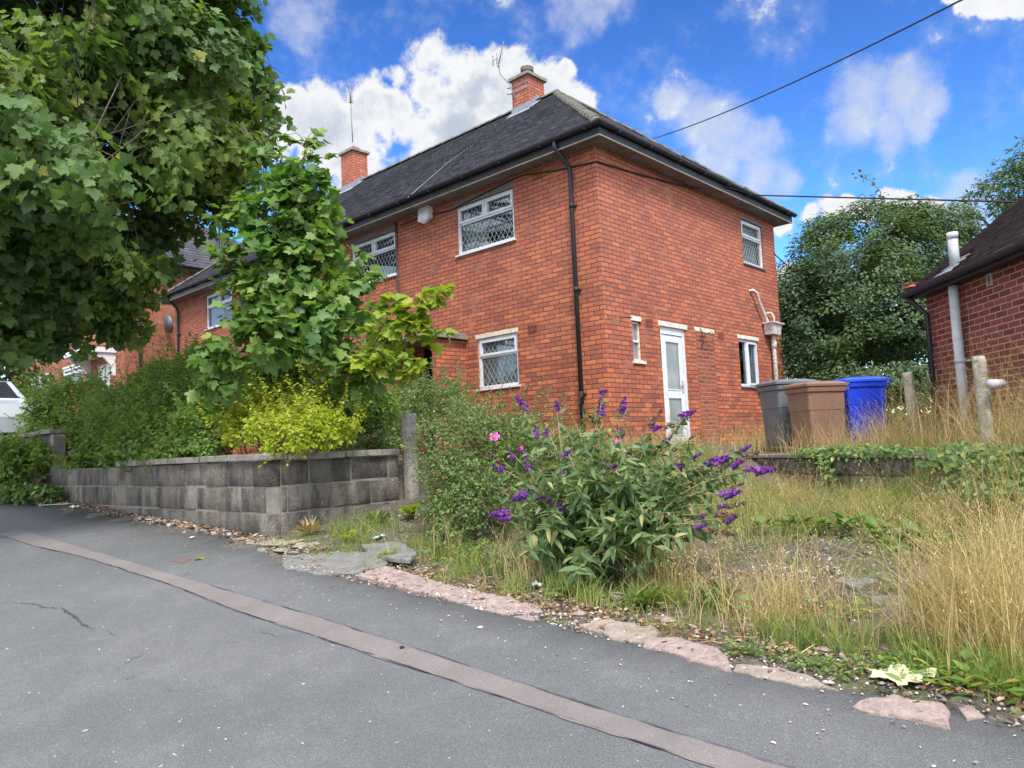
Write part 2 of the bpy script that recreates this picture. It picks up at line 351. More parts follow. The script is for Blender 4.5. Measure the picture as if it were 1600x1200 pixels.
# roof tiles
def roofmat(name, base, alt, lichen, la, tw=.165):
    m, q, b, o = newmat(name); ob = q.n('ShaderNodeTexCoord').outputs['Object']
    at = q.n('ShaderNodeAttribute', attribute_name='tint').outputs['Fac']
    c = q.mix(at, base, alt)
    c = q.mix(q.mr(q.noise(ob, 5., 6., .7), .5, .72, 0., la), c, lichen)
    c = q.mix(q.mr(q.noise(ob, .7, 5., .65), .42, .62, 0., .45), c, tuple(x*.55 for x in base))
    q.put(b.inputs['Base Color'], c); b.inputs['Roughness'].default_value = .85; b.inputs['Specular IOR Level'].default_value = .25
    bn = q.n('ShaderNodeBump'); bn.inputs['Strength'].default_value = .5; bn.inputs['Distance'].default_value = .01; q.put(bn.inputs['Height'], q.noise(ob, 60., 5.)); q.link(bn.outputs[0], b.inputs['Normal'])
    return m
M['tiles'] = roofmat('slate_grey_tiles', (.048, .048, .062), (.078, .078, .094), (.20, .195, .18), .5)
M['tiles_brown'] = roofmat('brown_tiles', (.050, .040, .044), (.085, .066, .068), (.16, .15, .12), .3)
M['ridge'] = simple('mossy_ridge_tile', (.10, .10, .08), .95, .35, 7., bump=1., bscale=40., dirt=(.22, .21, .17), dirtamt=.8)
# block wall
m, q, b, o = newmat('stained_block'); ob = q.n('ShaderNodeTexCoord').outputs['Object']
oi = q.n('ShaderNodeAttribute', attribute_name='tint').outputs['Fac']
c = q.mix(oi, (.135, .118, .10), (.25, .22, .185))
st = q.n('ShaderNodeVectorMath', operation='MULTIPLY'); q.link(ob, st.inputs[0]); st.inputs[1].default_value = (3.2, 3.2, 1.1)
c = q.mix(q.mr(q.noise(st.outputs[0], 1.6, 6., .68), .44, .58, 0., .82), c, (.045, .042, .040))
c = q.mix(q.mr(q.noise(ob, 1.1, 5., .6), .56, .72, 0., .35), c, (.13, .13, .085))
c = q.mix(q.mr(q.noise(ob, 26., 5., .75), .58, .75, 0., .5), c, (.26, .24, .2))
c = q.mix(q.mr(q.noise(ob, 17., 3., .6), .73, .76, 0., .8), c, (.62, .60, .56))
q.put(b.inputs['Base Color'], c); b.inputs['Roughness'].default_value = .95
bn = q.n('ShaderNodeBump'); bn.inputs['Strength'].default_value = 1.; bn.inputs['Distance'].default_value = .045
q.put(bn.inputs['Height'], q.m('ADD', q.noise(ob, 11., 7., .7), q.m('MULTIPLY', q.noise(ob, 90., 3.), .3))); q.link(bn.outputs[0], b.inputs['Normal'])
M['block'] = m
M['mortar'] = simple('grey_mortar', (.20, .185, .165), .95, .3, 8., bump=.6)
# asphalt
m, q, b, o = newmat('asphalt'); ob = q.n('ShaderNodeTexCoord').outputs['Object']
c = q.mix(q.mr(q.noise(ob, .8, 5., .6), .35, .65), (.115, .121, .120), (.155, .155, .162))
c = q.mix(q.mr(q.noise(ob, 3.3, 6., .75), .48, .72, 0., .5), c, (.23, .23, .225))
c = q.mix(q.mr(q.noise(ob, 6.3, 6., .75), .52, .70, 0., .35), c, (.10, .105, .105))
c = q.mix(q.mr(q.noise(ob, 160., 3., .6), .35, .65, 0., .75), c, (.066, .069, .072))
c = q.mix(q.mr(q.noise(ob, 230., 2., .5), .58, .68, 0., .4), c, (.40, .40, .39))
c = q.mix(q.mr(q.noise(ob, 34., 2., .5), .735, .76, 0., .8), c, (.62, .60, .56))
vor = q.n('ShaderNodeTexVoronoi', feature='DISTANCE_TO_EDGE'); wv2 = q.n('ShaderNodeVectorMath', operation='ADD'); q.link(ob, wv2.inputs[0])
nz = q.n('ShaderNodeVectorMath', operation='SCALE'); q.link(q.noise(ob, 2.5, 6., .7, 'Color'), nz.inputs[0]); nz.inputs[3].default_value = .9; q.link(nz.outputs[0], wv2.inputs[1])
q.link(wv2.outputs[0], vor.inputs['Vector']); vor.inputs['Scale'].default_value = .55
crk = q.m('MULTIPLY', q.mr(vor.outputs['Distance'], .0015, .006, 1., 0.), q.mr(q.noise(ob, 1.1, 3.), .58, .66))
c = q.mix(q.m('MULTIPLY', crk, .8), c, (.03, .03, .03))
q.put(b.inputs['Base Color'], c); b.inputs['Roughness'].default_value = .88; b.inputs['Specular IOR Level'].default_value = .3
bn = q.n('ShaderNodeBump'); bn.inputs['Strength'].default_value = .7; bn.inputs['Distance'].default_value = .006
q.put(bn.inputs['Height'], q.m('SUBTRACT', q.m('ADD', q.noise(ob, 170., 4., .7), q.m('MULTIPLY', q.noise(ob, 9., 4.), .8)), crk)); q.link(bn.outputs[0], b.inputs['Normal'])
M['asphalt'] = m
m, q, b, o = newmat('red_asphalt'); ob = q.n('ShaderNodeTexCoord').outputs['Object']
c = q.mix(q.mr(q.noise(ob, 2.2, 6., .65), .35, .65), (.145, .127, .122), (.20, .178, .172))
c = q.mix(q.mr(q.noise(ob, 150., 3., .6), .4, .7, 0., .5), c, (.10, .08, .085))
c = q.mix(q.mr(q.noise(ob, 210., 2., .5), .62, .70, 0., .5), c, (.42, .38, .36))
q.put(b.inputs['Base Color'], c); b.inputs['Roughness'].default_value = .9
bn = q.n('ShaderNodeBump'); bn.inputs['Strength'].default_value = .7; bn.inputs['Distance'].default_value = .006; q.put(bn.inputs['Height'], q.noise(ob, 160., 4.)); q.link(bn.outputs[0], b.inputs['Normal'])
M['strip'] = m
# waste ground
m, q, b, o = newmat('waste_ground'); ob = q.n('ShaderNodeTexCoord').outputs['Object']
c = q.mix(q.mr(q.noise(ob, 1.4, 6., .65), .35, .65), (.060, .050, .040), (.150, .122, .095))
c = q.mix(q.mr(q.noise(ob, 38., 5., .7), .5, .64, 0., .7), c, (.30, .25, .21))
c = q.mix(q.mr(q.noise(ob, 60., 4., .7), .56, .66, 0., .7), c, (.045, .038, .03))
c = q.mix(q.mr(q.noise(ob, 1.9, 5., .6), .53, .63, 0., .75), c, (.085, .10, .022))
q.put(b.inputs['Base Color'], c); b.inputs['Roughness'].default_value = .97
bn = q.n('ShaderNodeBump'); bn.inputs['Strength'].default_value = 1.; bn.inputs['Distance'].default_value = .02; q.put(bn.inputs['Height'], q.m('ADD', q.noise(ob, 45., 6., .7), q.noise(ob, 8., 4.))); q.link(bn.outputs[0], b.inputs['Normal'])
M['ground'] = m
# foliage
M['maple'] = leafmat('maple_leaf', [(0, (.055, .115, .04)), (.45, (.10, .18, .055)), (.85, (.16, .25, .07)), (1, (.30, .30, .07))], .42, .5, .7, (.20, .24, .05), .7)
M['sapling'] = leafmat('sapling_leaf', [(0, (.055, .12, .03)), (.5, (.12, .22, .05)), (.9, (.21, .32, .07)), (1, (.38, .40, .09))], .42, .45)
M['lime'] = leafmat('yellow_green_leaf', [(0, (.15, .24, .03)), (.5, (.24, .32, .035)), (1, (.36, .36, .05))], .4, .45)
M['rose_leaf'] = leafmat('rose_leaf', [(0, (.08, .16, .045)), (.5, (.15, .26, .06)), (.9, (.25, .34, .07)), (1, (.40, .32, .10))], .42, .45, 1.2, (.10, .13, .025), .5)
M['rose_grey'] = leafmat('grey_green_leaf', [(0, (.08, .145, .05)), (.5, (.15, .23, .08)), (.9, (.23, .30, .10)), (1, (.40, .30, .13))], .36, .5)
M['yellow_bush'] = leafmat('golden_leaf', [(0, (.20, .28, .025)), (.5, (.34, .40, .035)), (1, (.46, .45, .05))], .4, .45)
M['budd_leaf'] = leafmat('buddleia_leaf', [(0, (.07, .135, .055)), (.5, (.125, .205, .085)), (.9, (.21, .285, .12)), (1, (.40, .36, .16))], .36, .6)
M['shrub_leaf'] = leafmat('shrub_leaf', [(0, (.04, .08, .045)), (.5, (.07, .125, .058)), (.9, (.12, .17, .06)), (1, (.25, .26, .08))], .3, .5, .6, (.14, .17, .05), .55)
M['ivy'] = leafmat('ivy_leaf', [(0, (.05, .12, .04)), (.6, (.11, .20, .05)), (1, (.26, .31, .06))], .25, .4)
M['weed'] = leafmat('weed_leaf', [(0, (.05, .11, .02)), (.6, (.09, .155, .028)), (1, (.2, .22, .05))], .3, .5)
M['green_grass'] = leafmat('green_grass', [(0, (.10, .17, .035)), (.6, (.19, .25, .055)), (1, (.38, .36, .12))], .3, .6)
M['dry_grass'] = leafmat('dry_grass', [(0, (.18, .125, .055)), (.4, (.40, .295, .135)), (.75, (.60, .465, .25)), (1, (.30, .33, .10))], .3, .7)
M['flower'] = leafmat('purple_flower', [(0, (.05, .012, .11)), (.5, (.15, .028, .26)), (1, (.32, .09, .46))], .2, .7)
M['spent'] = leafmat('spent_flower', [(0, (.07, .045, .03)), (1, (.16, .10, .06))], .1, .8)
M['pinkflower'] = simple('pink_petal', (.75, .10, .42), .6, .15, 30.)
M['hip'] = simple('rose_hip', (.50, .09, .03), .4, .3, 30.)
M['gravel'] = leafmat('gravel', [(0, (.07, .055, .045)), (.4, (.22, .175, .155)), (.75, (.40, .33, .30)), (1, (.62, .56, .52))], 0., .9)
M['dead_leaf'] = leafmat('dead_leaf', [(0, (.10, .05, .025)), (.5, (.24, .13, .06)), (.9, (.42, .30, .17)), (1, (.6, .5, .38))], .1, .7)

# ------------------------------------------------------------ terrain
def sstep(v, a, b):
    t = np.clip((v-a)/(b-a), 0, 1); return t*t*(3-2*t)
def plane(x, y):
    return .20+.126*y-.0435*np.clip(x, -45, 25)
LW0, LW1 = np.array([-5.35, 10.82]), np.array([-1.55, 8.82])        # low wall line
RHC = np.array([-2.79, 11.67]); RHD = np.array([-.4512, .8924]); RHN = np.array([-.8924, -.4512])
def G(x, y):
    x = np.asarray(x, float); y = np.asarray(y, float)
    road = plane(x, np.minimum(y, 2.95))
    yard = road+.010*np.clip(y-2.95, 0, 8)+sstep(x, -4.4, -5.4)*.10*np.clip(y-2.95, 0, 2.2)
    up = 1.30+.12*sstep(x, -4.8, -6.2)+0*x
    f1 = np.clip((y-4.4)/4.4, 0, 1)*sstep(x, -4.3, -5.5)
    d = LW1-LW0; nn = np.array([-d[1], d[0]]); nn = nn/np.linalg.norm(nn)
    if nn[1] < 0: nn = -nn
    s = (x-LW0[0])*nn[0]+(y-LW0[1])*nn[1]
    f2 = sstep(s, .02, .12)
    rd = (x-RHC[0])*RHN[0]+(y-RHC[1])*RHN[1]
    f3 = sstep(rd, 1.15, .35)*sstep(y, 5.5, 7.5)
    f4 = sstep(y, 9.0, 9.3)*sstep(x, -5.0, -5.5)
    f = np.maximum(np.maximum(f1, f2), np.maximum(f3, f4))
    z = yard+(up-yard)*f
    garden = 1.42+.03*np.clip(-x-10, 0, 12)+1.35*sstep(x, -22.3, -24.6)+.42*sstep(x, -11.6, -12.6)*sstep(y, 6.5, 5.)
    left = sstep(x, -6.09, -6.13)*sstep(y, 3.40, 3.45)
    return z+(garden-z)*left
def axis_pts(segs):
    r = []
    for a, b, s in segs: r += list(np.arange(a, b, s))
    return np.array(sorted(set(np.round(r, 4))))
gx = axis_pts([(-420, -60, 40), (-60, -26, 2.), (-26, -14, .5), (-14, 3, .07), (3, 12, .6), (12, 60, 6), (60, 421, 40)])
gx = np.array(sorted(set(gx) | {-6.135, -6.085}))
gy = axis_pts([(-420, -30, 40), (-30, 2.2, 2.), (2.2, 7.5, .06), (7.5, 12.5, .1), (12.5, 40, 1.5), (40, 421, 40)])
gy = np.array(sorted(set(gy) | {3.395, 3.455}))
X, Y = np.meshgrid(gx, gy); Z = G(X.ravel(), Y.ravel())
pp = np.stack([X.ravel(), Y.ravel(), Z], 1)
rough = (hash_noise(pp*[1, 1, 0], 5, 1)-.5)*.05+(hash_noise(pp*[1, 1, 0], 14, 2)-.5)*.03
inside = (pp[:, 1] > 2.95)
Z = Z+np.where(inside, rough*.8-.005, -.035)
V = np.stack([pp[:, 0], pp[:, 1], Z], 1); nx, ny = len(gx), len(gy)
ii = (np.arange(ny-1)[:, None]*nx+np.arange(nx-1)[None]).ravel()
tag(np_mesh('ground', V, np.stack([ii, ii+1, ii+nx+1, ii+nx], 1), M['ground'], smooth=True), None, None, None, 'structure')

def edge_y(x):
    x = np.asarray(x, float)
    base = np.where(x < -6.0, 3.22, 0)+np.where(x >= -6.0, 2.90+.28*sstep(x, -4.9, -6.0), 0)
    q = np.stack([x, x*0, x*0], 1)
    return base+(hash_noise(q, 3.1, 5)-.5)*.10+(hash_noise(q, 11, 6)-.5)*.05
ax = np.concatenate([np.arange(-60, -14, 2.), np.arange(-14, 3, .05), np.arange(3, 41, 2.)]); ey = edge_y(ax)
rows = [-30., -6., -1., 1., 2.0, 2.6]; V = []
for r_ in rows: V.append(np.stack([ax, ax*0+r_, plane(ax, r_)], 1))
V.append(np.stack([ax, ey, plane(ax, ey)], 1)); V.append(np.stack([ax, ey+.012, plane(ax, ey)-.05], 1))
V = np.concatenate(V); n = len(ax); ii = (np.arange(len(rows)+1)[:, None]*n+np.arange(n-1)[None]).ravel()
tag(np_mesh('road', V, np.stack([ii, ii+1, ii+n+1, ii+n], 1), M['asphalt']), None, None, None, 'structure')
def ribbon(name, x0, x1, ya, yb, lift, mat, wob=.006, seed=3, step=.04):
    xs = np.arange(x0, x1, step); q = np.stack([xs, xs*0, xs*0], 1)
    a = ya(xs)+(hash_noise(q, 6, seed)-.5)*wob*2+(hash_noise(q, 23, seed+1)-.5)*wob; b = yb(xs)+(hash_noise(q, 6, seed+2)-.5)*wob*2+(hash_noise(q, 23, seed+3)-.5)*wob
    V = np.concatenate([np.stack([xs, a, plane(xs, a)+lift], 1), np.stack([xs, b, plane(xs, b)+lift], 1)]); i = np.arange(len(xs)-1)
    return tag(np_mesh(name, V, np.stack([i, i+1, i+1+len(xs), i+len(xs)], 1), mat), None, None, None, 'structure')
lowf = lambda x: 2.185+.05*sstep(x, -4.2, -5.5)-.08*sstep(x, -6.6, -8.6)+.0*x
upf = lambda x: 2.30+.06*sstep(x, -1.2, -4.)+.0*x
ribbon('asphalt_patch_strip', -9.4, 4., lowf, upf, .004, M['strip'], .010)
M['seam'] = simple('bitumen_seam', (.045, .045, .047), .9, .3, 20.)
ribbon('asphalt_seam', -9.2, 4., lambda x: lowf(x)-.0015, lambda x: lowf(x)+.0015, .008, M['seam'], .006, 30)
ribbon('asphalt_seam', -5.2, 4., lambda x: upf(x)-.0008, lambda x: upf(x)+.0008, .008, M['seam'], .006, 40)
def crack(pts, w, name='asphalt_crack'):
    V = []; 
    P3 = [on_plane(a, b, (0, 0, .2), (.0435, -.126, 1)) for a, b in pts]; out = []
    for i in range(len(P3)-1):
        for t in np.linspace(0, 1, 7)[:-1]: out.append(P3[i]*(1-t)+P3[i+1]*t+np.array([random.uniform(-1, 1)*.010, random.uniform(-1, 1)*.010, 0]))
    L = []; R_ = []
    for i, p in enumerate(out):
        ww = w*random.uniform(.3, 1.2)*min(1, .2+i/4, .2+(len(out)-1-i)/4)
        L.append((p[0], p[1]-ww, plane(p[0], p[1]-ww)+.004)); R_.append((p[0], p[1]+ww, plane(p[0], p[1]+ww)+.004))
    n = len(L); i = np.arange(n-1)
    tag(np_mesh(name, np.array(L+R_), np.stack([i, i+1, i+1+n, i+n], 1), M['seam']), None, None, None, 'structure')
crack([(10, 942), (50, 944), (75, 950), (100, 952)], .004); crack([(95, 950), (112, 962), (128, 975), (150, 987)], .009); crack([(165, 985), (185, 996)], .004)
crack([(100, 1195), (112, 1190)], .002); crack([(190, 1062), (215, 1059)], .003); crack([(258, 1078), (272, 1083)], .003)

# ------------------------------------------------------------ garden wall of concrete blocks
def block_run(V, Fc, T, axis, p0, p1, const, zt, zb, thick, L=.45, H=.229, off0=0.):
    """blocks along axis from p0 to p1; face at const; thickness goes inward (thick signed)"""
    k_ = 0; z1 = zt
    sgn = 1 if p1 > p0 else -1
    while z1 > zb:
        z0 = z1-H; u = p0-sgn*(off0+(.5*L if k_ % 2 else 0))
        while (u-p1)*sgn < 0:
            a = u+sgn*.006; b_ = u+sgn*(L-.006)
            a = max(a*sgn, (p0)*sgn)*sgn; b_ = min(b_*sgn, p1*sgn)*sgn; u += sgn*L
            if (b_-a)*sgn < .03: continue
            t = random.random(); prd = random.uniform(-.009, .009)
            bm = bmesh.new(); bmesh.ops.create_cube(bm, size=1)
            ca, da, cz, dz = (a+b_)/2, abs(b_-a), (z0+z1)/2, H-.013
            cc = const+prd+thick/2; dc = abs(thick)
            for v in bm.verts:
                v.co = Vector((ca+v.co.x*da, cc+v.co.y*dc, cz+v.co.z*dz)) if axis == 'x' else Vector((cc+v.co.x*dc, ca+v.co.y*da, cz+v.co.z*dz))
            bmesh.ops.bevel(bm, geom=bm.edges[:], offset=.008, segments=1, affect='EDGES')
            bm.verts.index_update(); o_ = len(V); V += [v.co[:] for v in bm.verts]; T += [t]*len(bm.verts)
            bmesh.ops.triangulate(bm, faces=bm.faces[:]); bm.verts.index_update(); Fc += [[v.index+o_ for v in f.verts] for f in bm.faces]; bm.free()
        z1 = z0; k_ += 1
WX, WY = -6.03, 3.35
gw = thing('garden_wall', 'dark stained concrete block retaining wall along the pavement with a coping and bushes on top', 'wall', (WX, WY, .88))
def adopt(o, root):
    o.parent = root; o.matrix_parent_inverse = (Matrix.Translation(root.location) @ Matrix.Rotation(root.rotation_euler.z, 4, 'Z')).inverted(); return o
V, Fc, T = [], [], []
block_run(V, Fc, T, 'x', WX, -11.9, WY, 1.53, .80, .14, off0=.2)
block_run(V, Fc, T, 'x', -11.9, -18., WY+.02, 2.03, .95, .14)
adopt(np_mesh('blockwork', np.array(V), np.array(Fc), M['block'], None, np.array(T)), gw)
V, Fc, T = [], [], []
block_run(V, Fc, T, 'y', WY+.145, 4.80, WX+.0, 1.53, .62, -.14, off0=.17)
adopt(np_mesh('blockwork', np.array(V), np.array(Fc), M['block'], None, np.array(T)), gw)
core = MB(); core.box(-11.88, WX-.012, WY+.010, WY+.13, .5, 1.525); core.box(WX-.13, WX-.010, WY+.135, 4.79, .5, 1.525); core.box(-18, -11.9, WY+.03, WY+.15, .6, 2.02); core.box(-11.97, -11.83, WY+.006, WY+.155, 1.45, 2.015)
adopt(core.build('mortar', M['mortar'], None), gw)
def coping(segs, axis, c0, c1):
    for a, b_ in segs:
        m = MB(); u = a
        h0 = 1.53 if axis != 'h' else 2.03
        dz = random.uniform(-.004, .006)
        if axis == 'y': m.bevbox(c0, c1, a, b_-.008, h0+.003+dz, h0+.062+dz, .012)
        else: m.bevbox(a+.008, b_, c0, c1, h0+.003+dz, h0+.062+dz, .012)
        adopt(m.build('coping_stone', M['coping'], None), gw)
coping([(-6.62, -6.0), (-7.25, -6.63), (-7.9, -7.27), (-8.55, -7.92), (-9.42, -8.8)], 'x', WY-.035, WY+.19)
coping([(3.55, 4.15), (4.16, 4.80)], 'y', WX-.19, WX+.035)
coping([(-12.6, -11.9), (-13.4, -12.62), (-14.2, -13.42), (-15, -14.22)], 'h', WY-.02, WY+.2)
# loose bricky footing at the corner
def rock(m, c, s, seed=0, flat=.6):
    bm = bmesh.new(); bmesh.ops.create_icosphere(bm, subdivisions=2, radius=1)
    rr = random.Random(seed); ph = [rr.uniform(0, 6) for _ in range(6)]
    for v in bm.verts:
        k_ = 1+.22*sin(3*v.co.x+ph[0])+.18*sin(4*v.co.y+ph[1])+.15*sin(5*v.co.z+ph[2])+.1*sin(9*v.co.x+7*v.co.y+ph[3])
        v.co = Vector((v.co.x*s[0]*k_+c[0], v.co.y*s[1]*k_+c[1], v.co.z*s[2]*k_*flat+c[2]))
    m.bm(bm, False)

# ------------------------------------------------------------ posts
def post(name, label, x, y, z0, z1, w, mat, lean=(0, 0), top=.02, group=None, cat='post'):
    bm = bmesh.new(); nz = 26
    ring = [(-1, -1), (-.4, -1.03), (.4, -1.02), (1, -1), (1.02, -.4), (1.03, .4), (1, 1), (.4, 1.02), (-.4, 1.02), (-1, 1), (-1.03, .4), (-1.02, -.4)]
    prev = None; rr = random.Random(x*7+y)
    for i in range(nz+1):
        t = i/nz; ww = w/2*(1 if t < .97 else .86)
        vs = [bm.verts.new((lean[0]*t+(a*ww*(.93 if abs(a*b) > .9 else 1))*(1+rr.uniform(-.06, .06)), lean[1]*t+(b*ww*(.93 if abs(a*b) > .9 else 1))*(1+rr.uniform(-.06, .06)), z0-z0+(z1-z0)*t+(a*.2+.3)*top*(t > .99))) for a, b in ring]
        if prev:
            for j in range(12): bm.faces.new((prev[j], prev[(j+1) % 12], vs[(j+1) % 12], vs[j]))
        prev = vs
    bm.faces.new(prev); bm.faces.new
    m = MB(); m.bm(bm, True); o = m.build(name, mat); o.location = (x, y, z0); return tag(o, label, cat, group)
post('concrete_post', 'tall weathered concrete gate post at the end of the block wall beside the rose bush', -6.0, 4.93, .95, 1.93, .125, M['concrete_post'], (.01, -.01), .03)
d1 = P(1427, 640, 11.2); post('concrete_post', 'short grey concrete fence post in dry grass right of the blue bin', d1[0], d1[1], 1.2, P(1424, 582, 11.2)[2], .11, M['concrete_post'], (-.03, 0), .02)
d1 = P(1541, 640, 8.75); post('concrete_post', 'lichen covered concrete post against the brown brick wall beside its pipe', d1[0], d1[1], 1.0, P(1538, 556, 8.75)[2], .115, M['concrete_post'], (-.02, 0), .0)

# ------------------------------------------------------------ house building helpers
class Frame:
    """local frame on a wall: u along, n outward, z up"""
    def __init__(s, o, u, n): s.o = np.array(o, float); s.u = np.array(u, float); s.n = np.array(n, float)
    def __call__(s, u, n, z): p = s.o+s.u*u+s.n*n; return (p[0], p[1], p[2]+z)
def obox(m, T, u0, u1, n0, n1, z0, z1):
    flip = np.cross(T.u[:3], T.n[:3])[2] < 0
    vs = [T(u, n_, z) for z in (z0, z1) for n_ in (n0, n1) for u in (u0, u1)]
    fs = [(0, 2, 3, 1), (4, 5, 7, 6), (0, 1, 5, 4), (2, 6, 7, 3), (0, 4, 6, 2), (1, 3, 7, 5)]
    m.add(vs, [tuple(reversed(f)) for f in fs] if flip else fs)
def panel(m, T, U0, U1, Z0, Z1, holes, depth=.11):
    us = sorted({U0, U1} | {h[0] for h in holes} | {h[1] for h in holes}); zs = sorted({Z0, Z1} | {h[2] for h in holes} | {h[3] for h in holes})
    flip = np.cross(T.u, T.n)[2] > 0
    def quad(*p): m.add(list(reversed(p)) if flip else p, [(0, 1, 2, 3)])
    for a, b_ in zip(us, us[1:]):
        for c, d in zip(zs, zs[1:]):
            cu, cz = (a+b_)/2, (c+d)/2
            if any(h[0] < cu < h[1] and h[2] < cz < h[3] for h in holes): continue
            quad(T(a, 0, c), T(b_, 0, c), T(b_, 0, d), T(a, 0, d))
    for a, b_, c, d in holes:
        for p, r_ in (((a, c), (a, d)), ((b_, d), (b_, c)), ((a, d), (b_, d)), ((b_, c), (a, c))):
            quad(T(p[0], 0, p[1]), T(r_[0], 0, r_[1]), T(r_[0], -depth, r_[1]), T(p[0], -depth, p[1]))
def diamonds(m, T, u0, u1, z0, z1, n, dx=.105, dz=.17, w=.006, depth=.004):
    def clip(p, q):
        t0, t1 = 0., 1.; d = (q[0]-p[0], q[1]-p[1])
        for a, b_, lo, hi in ((p[0], d[0], u0, u1), (p[1], d[1], z0, z1)):
            if abs(b_) < 1e-9: continue
            ta, tb = (lo-a)/b_, (hi-a)/b_
            if ta > tb: ta, tb = tb, ta
            t0 = max(t0, ta); t1 = min(t1, tb)
        if t1-t0 < .01: return None
        return (p[0]+d[0]*t0, p[1]+d[1]*t0), (p[0]+d[0]*t1, p[1]+d[1]*t1)
    Hh = z1-z0; s = dx/dz
    for sg in (1, -1):
        c = u0-Hh*s-dx
        while c < u1+Hh*s+dx:
            a = clip((c, z0), (c+sg*s*Hh, z1)); c += dx
            if a is None: continue
            (ua, za), (ub, zb) = a; L = hypot(ub-ua, zb-za)
            if L < .02: continue
            du, dz_ = -(zb-za)/L*w/2, (ub-ua)/L*w/2
            vs = [T(ua+du, n, za+dz_), T(ub+du, n, zb+dz_), T(ub-du, n, zb-dz_), T(ua-du, n, za-dz_),
                  T(ua+du, n-depth, za+dz_), T(ub+du, n-depth, zb+dz_), T(ub-du, n-depth, zb-dz_), T(ua-du, n-depth, za-dz_)]
            m.add(vs, [(0, 1, 2, 3), (7, 6, 5, 4), (0, 4, 5, 1), (2, 6, 7, 3)])
def curtain(m, T, u0, u1, z1, zb, n, waves=9, amp=.018):
    """net curtain; zb(u) gives the lower edge"""
    nu, nz_ = 60, 8; o = len(m.v)
    for i in range(nu+1):
        u = u0+(u1-u0)*i/nu; b_ = zb((u-u0)/(u1-u0))
        for j in range(nz_+1): m.v.append(tuple(T(u, n+amp*sin(waves*6.28*i/nu+.8*sin(j*.7)), z1+(b_-z1)*j/nz_)))
    for i in range(nu):
        for j in range(nz_): a = o+i*(nz_+1)+j; m.f.append((a, a+1, a+nz_+2, a+nz_+1)); m.sm.append(True)
def window(root, T, W, H, style='top2', lintel=None, sill=True, cur=None, lead=True, split=.36, fw=.055, lint_over=.03, mat='upvc', label=None, lz=(0, .075)):
    fr = MB(); panes = []; n0, n1 = -.085, -.035
    obox(fr, T, 0, fw, n0, n1, 0, H); obox(fr, T, W-fw, W, n0, n1, 0, H); obox(fr, T, fw, W-fw, n0, n1, 0, fw); obox(fr, T, fw, W-fw, n0, n1, H-fw, H)
    def sash(a, b_, c, d, s=.04):                    # raised opening sash
        for q_ in ((a, a+s, c, d), (b_-s, b_, c, d), (a+s, b_-s, c, c+s), (a+s, b_-s, d-s, d)): obox(fr, T, q_[0], q_[1], n0+.01, n1+.018, q_[2], q_[3])
        panes.append((a+s, b_-s, c+s, d-s))
    if style in ('top2', 'top1'):
        zt = H*(1-split); obox(fr, T, fw, W-fw, n0, n1, zt-.03, zt+.01)
        panes.append((fw, W-fw, fw, zt-.03))
        if style == 'top2':
            obox(fr, T, W/2-.02, W/2+.02, n0, n1, zt+.01, H-fw); sash(fw-.012, W/2-.022, zt+.005, H-fw+.012); sash(W/2+.022, W-fw+.012, zt+.005, H-fw+.012)
        else: sash(fw-.012, W-fw+.012, zt+.005, H-fw+.012)
    elif style == 'double':
        obox(fr, T, W*.46-.025, W*.46+.025, n0, n1, fw, H-fw); panes.append((fw, W*.46-.025, fw, H-fw)); sash(W*.46+.02, W-fw+.012, fw-.012, H-fw+.012, .035)
    elif style == 'single': panes.append((fw, W-fw, fw, H-fw))
    f = fr.build('window', M[mat], root)
    if label: f['label'] = label
    g = MB(); ld = MB()
    for a, b_, c, d in panes:
        obox(g, T, a-.005, b_+.005, -.072, -.066, c-.005, d+.005)
        if lead: diamonds(ld, T, a, b_, c, d, -.060)
    g.build('pane', M['glass'], f)
    if lead: ld.build('leading', M['lead'], f)
    if cur:
        c = MB()
        for (a, b_, z1, zb, wv) in cur: curtain(c, T, a*W, b_*W, z1*H, zb, -.14, wv)
        c.build('curtain', M['curtain'], f)
    if sill: 
        s = MB(); obox(s, T, -.035, W+.035, -.08, .035, -.028, -.001); s.build('sill', M[mat] if sill is True else M[sill], f)
    if lintel:
        l = MB(); obox(l, T, -lint_over, W+lint_over, -.10, .006, H+lz[0]+.002, H+lz[1]); l.build('lintel', M[lintel], f)
    return f
def airbrick(root, T, u, z, w=.215, h=.14, name='air_brick', mat='airbrick'):
    m = MB(); obox(m, T, u, u+w, -.06, -.02, z, z+h); obox(m, T, u, u+.012, -.02, .006, z, z+h); obox(m, T, u+w-.012, u+w, -.02, .006, z, z+h)
    k_ = 6
    for i in range(k_): zz = z+i*h/(k_-.4); obox(m, T, u+.012, u+w-.012, -.02, .006, zz, zz+h/k_*.45)
    return m.build(name, M[mat], root)
